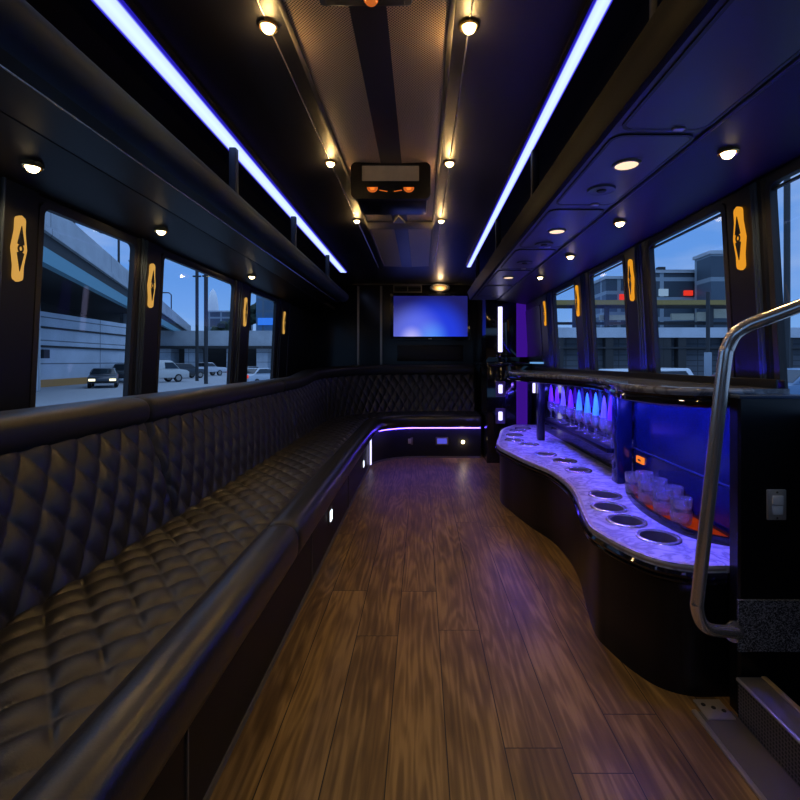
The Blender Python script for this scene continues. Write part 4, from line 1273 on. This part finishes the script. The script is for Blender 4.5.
def car(label, loc, rz, kind, col, lamps='head', group='cars in the street'):
    t = thing('car', label, 'car', loc, group, rz)
    paint = mat('car_paint', col, 0.3, coat=0.4)
    L, W = (4.6, 1.8)
    if kind == 'sedan':
        low = [(-2.3, .35), (2.3, .35), (2.3, .70), (2.15, .82), (0.95, .95), (-1.55, .98), (-2.25, .90), (-2.3, .65)]
        cab = [(1.0, .94), (0.25, 1.40), (-0.95, 1.42), (-1.65, .97)]
    elif kind == 'suv':
        low = [(-2.3, .42), (2.3, .42), (2.3, .90), (2.1, 1.02), (1.05, 1.10), (-2.2, 1.12), (-2.3, .9)]
        cab = [(1.1, 1.09), (0.45, 1.68), (-1.95, 1.72), (-2.25, 1.11)]
    elif kind == 'van':
        low = [(-2.5, .40), (2.5, .40), (2.5, .95), (2.25, 1.10), (1.6, 1.18), (-2.5, 1.20)]
        cab = [(1.65, 1.17), (0.95, 1.95), (0.6, 2.02), (-2.3, 2.02), (-2.48, 1.9), (-2.5, 1.19)]
    else:
        low = [(-2.7, .50), (2.5, .50), (2.5, 1.0), (2.3, 1.10), (1.1, 1.15), (-2.7, 1.15)]
        cab = [(1.1, 1.14), (0.55, 1.75), (-0.55, 1.77), (-0.75, 1.14)]
    def ex(poly, w0, w1, name, m, bev=0.05):
        bm = bmesh.new()
        n = len(poly)
        zs = [p[1] for p in poly]; zl, zh = min(zs), max(zs)
        va = []; vb = []
        for x, z in poly:
            w = w0 + (w1 - w0) * (z - zl) / max(1e-6, zh - zl)
            va.append(bm.verts.new((x, -w / 2, z))); vb.append(bm.verts.new((x, w / 2, z)))
        bm.faces.new(va[::-1]); bm.faces.new(vb)
        for i in range(n): bm.faces.new((va[i], va[(i + 1) % n], vb[(i + 1) % n], vb[i]))
        bmesh.ops.recalc_face_normals(bm, faces=bm.faces[:])
        if bev: bmesh.ops.bevel(bm, geom=bm.edges[:], offset=bev, segments=2, profile=0.5, affect='EDGES')
        return MB().from_bm(bm, bool(bev)).build(name, m, t, local=True)
    ex(low, W, W * 0.97, 'body', paint, 0.06)
    ex(cab, W * 0.95, W * 0.74, 'cabin', paint, 0.05)
    # side and end glass, slightly proud
    cx = sum(p[0] for p in cab) / len(cab); cz = sum(p[1] for p in cab) / len(cab)
    g = [(cx + (x - cx) * 0.86, cz + 0.01 + (z - cz) * 0.70) for x, z in cab]
    if kind == 'van': g = [(1.5, 1.25), (0.98, 1.82), (0.2, 1.82), (0.2, 1.25)]
    ex(g, W * 0.962, W * 0.80, 'side_windows', M_CARGL, 0.0)
    f0, f1 = Vector((cab[0][0], cab[0][1])), Vector((cab[1][0], cab[1][1]))
    def wind(p0, p1, sgn, name):
        d = (p1 - p0); nn = Vector((d.y, -d.x)).normalized() * sgn * 0.015
        a_ = p0 + d * 0.12 + nn; b_ = p0 + d * 0.88 + nn
        MB().add([(a_.x, -W * 0.42, a_.y), (a_.x, W * 0.42, a_.y), (b_.x, W * 0.35, b_.y), (b_.x, -W * 0.35, b_.y),
                  (a_.x - nn.x, -W * 0.42, a_.y - nn.y), (a_.x - nn.x, W * 0.42, a_.y - nn.y), (b_.x - nn.x, W * 0.35, b_.y - nn.y), (b_.x - nn.x, -W * 0.35, b_.y - nn.y)],
                 [[0, 1, 2, 3], [7, 6, 5, 4], [0, 4, 5, 1], [1, 5, 6, 2], [2, 6, 7, 3], [3, 7, 4, 0]]).build(name, M_CARGL, t, local=True)
    wind(f0, f1, 1, 'windscreen')
    wind(Vector(cab[-1]), Vector(cab[-2]), -1, 'rear_window')
    r = 0.34 if kind == 'sedan' else 0.38
    for x in (1.42, -1.42):
        for s in (-1, 1):
            M = Matrix.Translation((x, s * (W / 2 - 0.10), r)) @ Matrix.Rotation(PI / 2, 4, 'X')
            wh = MB().lathe([(0.0, -0.11), (r - 0.03, -0.11), (r, -0.07), (r, 0.07), (r - 0.03, 0.11), (0.0, 0.11)], n=20, M=M).build('wheel', M_TYRE, t, local=True)
            MB().lathe([(0.0, -0.118), (r * 0.6, -0.115), (r * 0.62, 0.115), (0.0, 0.118)], n=14, M=M).build('hub_cap', M_STEEL, wh, local=True)
    zf = low[2][1] if kind != 'sedan' else 0.66
    for s in (-1, 1):
        sbox((2.24, s * 0.62 - 0.2, zf - 0.14), (2.33 if kind != 'van' and kind != 'pickup' else 2.53, s * 0.62 + 0.2, zf + 0.02), 0.02).build('headlight', M_HEAD if lamps == 'head' else M_STEEL, t, local=True)
        xb = low[0][0]
        sbox((xb - 0.03, s * 0.72 - 0.12, 0.72), (xb + 0.05, s * 0.72 + 0.12, 0.95), 0.02).build('tail_light', M_TAIL, t, local=True)
    sbox((2.2 if kind in ('sedan', 'suv') else 2.4, -0.8, 0.40), (2.36 if kind in ('sedan', 'suv') else 2.56, 0.8, 0.52), 0.03).build('bumper', M_TYRE, t, local=True)
    return t

def ground_at(px, Y): return ((px - VPX) / FPX * Y, Y, GZ)

# left: wall, overpass
sw_ = thing('street_wall', 'long pale concrete retaining wall across the street on the left', 'wall', (-28.5, 42, GZ), None)
def seg_box(x0, y0, x1, y1, th, z0, z1):
    d = Vector((x1 - x0, y1 - y0)).normalized(); n = Vector((-d.y, d.x)) * th
    return MB().prism([(x0, y0), (x1, y1), (x1 + n.x, y1 + n.y), (x0 + n.x, y0 + n.y)], z0, z1)
seg_box(-27.3, 26, -29.8, 50, 0.8, GZ, 4.7).build('wall_face', M_CONC, sw_)
seg_box(-27.15, 26, -29.65, 50, 0.2, 2.02, 2.18).build('ledge', M_DECK, sw_)
seg_box(-27.2, 26, -29.7, 50, 0.2, 3.45, 3.6).build('ledge', M_DECK, sw_)
seg_box(-27.2, 28, -28.75, 40.5, 0.2, GZ, GZ + 0.55).build('orange_stripe', M_ORANGE, sw_)
xx = at(47, 354, 33)
sbox((-27.9, 34.4, 1.2), (-27.6, 34.95, 1.85)).build('sign_board', M_DECK, sw_)

def odir(Y): return -20 - 0.405 * (Y - 24.3)
ov = thing('overpass', 'elevated road with a teal girder and concrete parapet crossing behind the left windows', 'overpass', (odir(40), 40, GZ))
Y0, Y1 = 12, 120
seg_box(odir(Y0), Y0, odir(Y1), Y1, 11, 7.0, 8.2).build('deck', M_DECK, ov)
seg_box(odir(Y0) + 0.25, Y0, odir(Y1) + 0.25, Y1, 0.3, 8.0, 8.35).build('ledge', M_CONC2, ov)
seg_box(odir(Y0), Y0, odir(Y1), Y1, 0.4, 8.3, 9.95).build('parapet', M_TEAL if False else M_CONC2, ov)
seg_box(odir(Y0) + 0.15, Y0, odir(Y1) + 0.15, Y1, 0.5, 6.3, 7.15).build('girder', M_TEAL, ov)
seg_box(odir(Y0) - 9, Y0, odir(70) - 9, 70, 0.5, GZ, 7.0).build('shade_sheet', M_DECK, ov)  # dark sheet stands in for the shade under the deck
for y in (18, 30, 60, 80, 100):
    MB().lathe([(0.8, GZ), (0.8, 7.0)], (odir(y) - 3.0, y, 0), 16).build('pier', M_CONC2, ov)
def street_lamp(label, x, y, z0, h, arm, group):
    t = thing('street_lamp', label, 'street lamp', (x, y, z0), group)
    MB().tube([(x, y, z0), (x, y, z0 + h * 0.5), (x, y, z0 + h), (x + arm * 0.3, y, z0 + h + 0.35), (x + arm, y, z0 + h + 0.4)], 0.10, 8).build('pole', M_POLE, t)
    sbox((x + arm - 0.35, y - 0.16, z0 + h + 0.28), (x + arm + 0.35, y + 0.16, z0 + h + 0.44), 0.04).build('lamp_head', M_POLE, t)
for i, y in enumerate((31, 43.5, 56, 68, 82)):
    street_lamp('street lamp on the overpass parapet, ' + ('nearest', 'second', 'third', 'fourth', 'farthest')[i], odir(y) - 0.2, y, 9.95, 2.6, -1.4 if i else 1.2, 'street lamps on the overpass')
def pole(label, px, Y, top, r, arms=()):
    x, y, _ = ground_at(px, Y)
    z1 = 1.0 + (VPY - top) / FPX * Y
    t = thing('utility_pole', label, 'pole', (x, y, GZ), 'poles in the street')
    MB().tube([(x, y, GZ), (x, y, (GZ + z1) / 2), (x, y, z1)], r, 8).build('shaft', M_POLE, t)
    for z, w in arms:
        sbox((x - w, y - 0.06, z1 - z - 0.07), (x + w, y + 0.06, z1 - z + 0.07)).build('cross_arm', M_POLE, t)
pole('dark utility pole seen through the second left window, left of the pair', 197, 46, 262, 0.16, ((0.6, 0.5), (1.4, 0.4)))
pole('dark utility pole seen through the second left window, right of the pair', 206, 40, 262, 0.17, ((1.2, 0.3),))

# far viaduct behind the parked cars, left
va = thing('viaduct', 'grey concrete road viaduct behind the parked cars on the left', 'viaduct', (-33, 85, GZ))
a = at(120, 331, 85); b = at(300, 346, 85)
sbox((a.x, 84, b.z), (b.x, 90, a.z)).build('deck', M_CONC2, va)
sbox((a.x, 83.8, b.z - 0.5), (b.x, 90, b.z - 0.02)).build('girder', M_DECK, va)
for px in (165, 190, 232, 262):
    p = at(px, 361, 85); sbox((p.x - 1.0, 85, GZ), (p.x + 1.0, 88, b.z)).build('pier', M_CONC, va)
sbox((a.x, 92, GZ), (b.x, 93, b.z)).build('back_wall', M_DECK, va)

HEAD = -PI / 2
car('dark sedan with lit headlights in front of the pale wall', ground_at(104, 35.5), HEAD + 0.55, 'sedan', (0.05, 0.055, 0.065))
car('dark hatchback behind the lit sedan', ground_at(124, 44), HEAD + 0.45, 'suv', (0.03, 0.035, 0.04), 'off')
car('white van at the left edge of the second window', ground_at(158, 43), PI / 2 - 0.55, 'van', (0.62, 0.62, 0.58), 'off')
car('black estate car right of the white van', ground_at(184, 53), PI / 2 - 0.55, 'suv', (0.04, 0.045, 0.05), 'off')
car('white pickup truck beside the utility poles', ground_at(206, 62), PI / 2 - 0.6, 'pickup', (0.60, 0.62, 0.66), 'off')
car('pale sedan seen through the third left window', ground_at(260, 36), PI / 2 - 0.35, 'sedan', (0.50, 0.55, 0.60), 'off')
car('dark car seen through the third left window', ground_at(250, 48), PI / 2 - 0.35, 'sedan', (0.05, 0.06, 0.07), 'off')

def block(name, label, cat, px0, px1, top, Y, depth, wm, extra=None, base=None):
    a = at(px0, top, Y); b = at(px1, top, Y)
    t = thing(name, label, cat, ((a.x + b.x) / 2, Y, GZ))
    sbox((a.x, Y, base if base is not None else GZ), (b.x, Y + depth, a.z)).build('walls', wm, t)
    sbox((a.x - 0.15, Y - 0.15, a.z), (b.x + 0.15, Y + depth + 0.15, a.z + 0.35)).build('roof', M_CONC2, t)
    return t, a, b
M_FAC1 = facade('blue_glass_facade', (0.10, 0.15, 0.20), (0.10, 0.22, 0.36), 2.2, 2.4)
M_FAC2 = facade('grey_block_facade', (0.26, 0.31, 0.34), (0.09, 0.13, 0.17), 3.0, 2.6)
M_FAC3 = facade('parking_facade', (0.32, 0.38, 0.42), (0.08, 0.11, 0.14), 5.0, 2.2)
t, a, b = block('building', 'tall dark blue glass building seen through the third left window', 'building', 256, 292, 278, 95, 18, M_FAC1)
p = at(258, 318, 94.9); q = at(273, 325, 94.9)
sbox((p.x, 94.7, q.z), (q.x, 95.02, p.z)).build('lit_sign', M_BLUESIGN, t)
t, a, b = block('building', 'low dark building below the made-up pale tower outside the second left window', 'building', 206, 236, 312, 120, 12, M_FAC2)
p = at(213, 310, 136)
tw = thing('tower', 'made-up pale tower for an unclear white shape over the low dark building', 'tower', (p.x, 136, GZ))  # invented tower in place of an unidentified white shape
MB().lathe([(1.5, GZ), (1.5, p.z), (1.45, p.z + 1.2), (1.2, p.z + 3.4), (0.75, p.z + 5.2), (0.0, p.z + 6.2)], (p.x, 136, 0), 20).build('shaft', mat('pale_tower', (0.85, 0.85, 0.84), 0.5), tw)

def tree(label, px, Y, top, w, group='trees beyond the viaduct'):
    x, y, _ = ground_at(px, Y)
    z1 = 1.0 + (VPY - top) / FPX * Y
    t = thing('tree', label, 'tree', (x, y, GZ), group)
    MB().tube([(x, y, GZ), (x + 0.1, y, z1 * 0.5), (x, y, z1 * 0.75)], 0.25, 8).build('trunk', M_DECK, t)
    mb = MB()
    rr = random.Random(int(px * 10))
    for k in range(16):
        bm = bmesh.new()
        bmesh.ops.create_icosphere(bm, subdivisions=2, radius=1.0)
        s = w * rr.uniform(0.28, 0.5)
        c = Vector((x + rr.uniform(-w, w) * 0.6, y + rr.uniform(-w, w) * 0.4, z1 - w * rr.uniform(0.35, 1.5)))
        for v in bm.verts: v.co = c + v.co * s * rr.uniform(0.75, 1.2)
        mb.from_bm(bm, False)
    mb.build('foliage', M_LEAF, t)
tree('dark tree left of the blue glass building', 250, 100, 303, 2.6)
tree('dark tree beyond the right utility pole', 222, 105, 322, 2.6)
tree('dark tree between the low building and the glass building', 238, 110, 318, 2.4)

# right side: station buildings, beams, viaduct, cars
YB = 44.0
t, a, b = block('building', 'long grey building with lit signs seen through the nearest full right window', 'building', 654, 760, 273, YB + 8, 5, M_FAC3)
for px0, px1, py0, py1, m, nm in ((684, 692.5, 290.5, 295.5, M_REDSIGN, 'red_sign'), (700, 706.5, 289, 295, M_REDSIGN, 'red_sign'), (659, 668, 289, 296, M_WHITESIGN, 'pale_sign'), (688, 698, 301.5, 305, M_WHITESIGN, 'pale_sign')):
    p = at(px0, py0, YB + 7.9); q = at(px1, py1, YB + 7.9)
    sbox((p.x, YB + 7.8, q.z), (q.x, YB + 8.02, p.z)).build(nm, m, t)
for px in (662, 702):
    p = at(px, 273, YB + 9); sbox((p.x - 0.4, YB + 9, p.z), (p.x + 0.4, YB + 9.6, p.z + 0.7)).build('roof_unit', M_DECK, t)
block('building', 'taller grey block rising at the right of the nearest full right window', 'building', 711, 764, 254, YB + 4.5, 2.9, M_FAC2)
t, a, b = block('building', 'grey tower block with a red lamp seen through the second right window', 'building', 606, 632, 279, YB + 14, 10, M_FAC2)
p = at(622.5, 297, YB + 13.9)
sbox((p.x - 0.35, YB + 13.8, p.z - 0.35), (p.x + 0.35, YB + 14.02, p.z + 0.35)).build('red_lamp', M_REDSIGN, t)
ga = thing('gantry', 'yellow and beige steel gantry across the right windows', 'gantry', (18, YB, GZ))
a = at(530, 300, YB); b = at(760, 304.5, YB)
sbox((a.x, YB, b.z), (b.x, YB + 0.5, a.z)).build('yellow_beam', M_YELLOW, ga)
for px in (575, 607, 650, 711, 760):
    p = at(px, 300, YB + 0.6); sbox((p.x - 0.18, YB + 0.5, GZ), (p.x + 0.18, YB + 0.9, p.z)).build('post', M_POLE, ga)
a = at(530, 305, YB + 1); b = at(760, 308, YB + 1)
sbox((a.x, YB + 1, b.z), (b.x, YB + 1.5, a.z)).build('dark_beam', M_DECK, ga)
for px0, px1, py0, py1 in ((672, 694, 313.5, 320), (697, 712, 312, 321), (714, 736, 309, 318), (600, 628, 315, 320), (640, 655, 314, 321)):
    p = at(px0, py0, YB + 1); q = at(px1, py1, YB + 1)
    sbox((p.x, YB + 1, q.z), (q.x, YB + 1.3, p.z)).build('beige_panel', M_BEIGE, ga)
a = at(500, 322, YB + 1.2); b = at(760, 324.5, YB + 1.2)
sbox((a.x, YB + 1.2, b.z), (b.x, YB + 1.6, a.z)).build('dark_beam', M_DECK, ga)
v2 = thing('viaduct', 'pale concrete viaduct above a dark brick wall outside the right windows', 'viaduct', (20, YB - 2, GZ))
a = at(480, 327.5, YB - 2); b = at(860, 337.5, YB - 2)
sbox((a.x, YB - 2, b.z), (b.x, YB - 0.5, a.z)).build('deck', M_CONC, v2)
sbox((a.x, YB - 1.2, GZ), (b.x, YB - 0.5, b.z)).build('brick_wall', M_BRICK, v2)
a = at(480, 347, YB - 2); b = at(860, 348.5, YB - 2)
sbox((a.x, YB - 2, b.z), (b.x, YB - 1.1, a.z)).build('rail', M_POLE, v2)
for px in (560, 610, 660, 668, 683, 730, 790):
    p = at(px, 361, YB - 2); sbox((p.x - 0.35, YB - 1.9, GZ), (p.x + 0.35, YB - 1.15, b.z + 1)).build('pier', M_DECK, v2)
for px, Y, top, lab in ((708, 30, 292, 'slim grey pole behind the handrail bend outside the right window'), (787, 20, 120, 'thick dark pole at the right edge of the photo')):
    pole(lab, px, Y, top, 0.12, ((1.0, 0.7),) if px > 750 else ())
p = at(708, 362, 29.8)
t = tag(sbox((p.x - 0.22, 29.75, -0.55), (p.x + 0.22, 29.87, 1.55), 0.02).build('street_sign', mat('grey_sign', (0.30, 0.36, 0.42), 0.5)), 'tall narrow grey sign on the slim pole outside the right window', 'sign')
car('white car parked outside the second right window', (6.6, 15.5, GZ), PI + 0.1, 'suv', (0.62, 0.66, 0.70), 'off')
car('dark red car seen behind the handrail outside the right window', (17.6, 26, GZ), PI - 0.1, 'suv', (0.22, 0.02, 0.03), 'off')
car('blue car at the right edge of the photo', (14.5, 17.5, GZ), PI - 0.15, 'suv', (0.12, 0.22, 0.36), 'off')
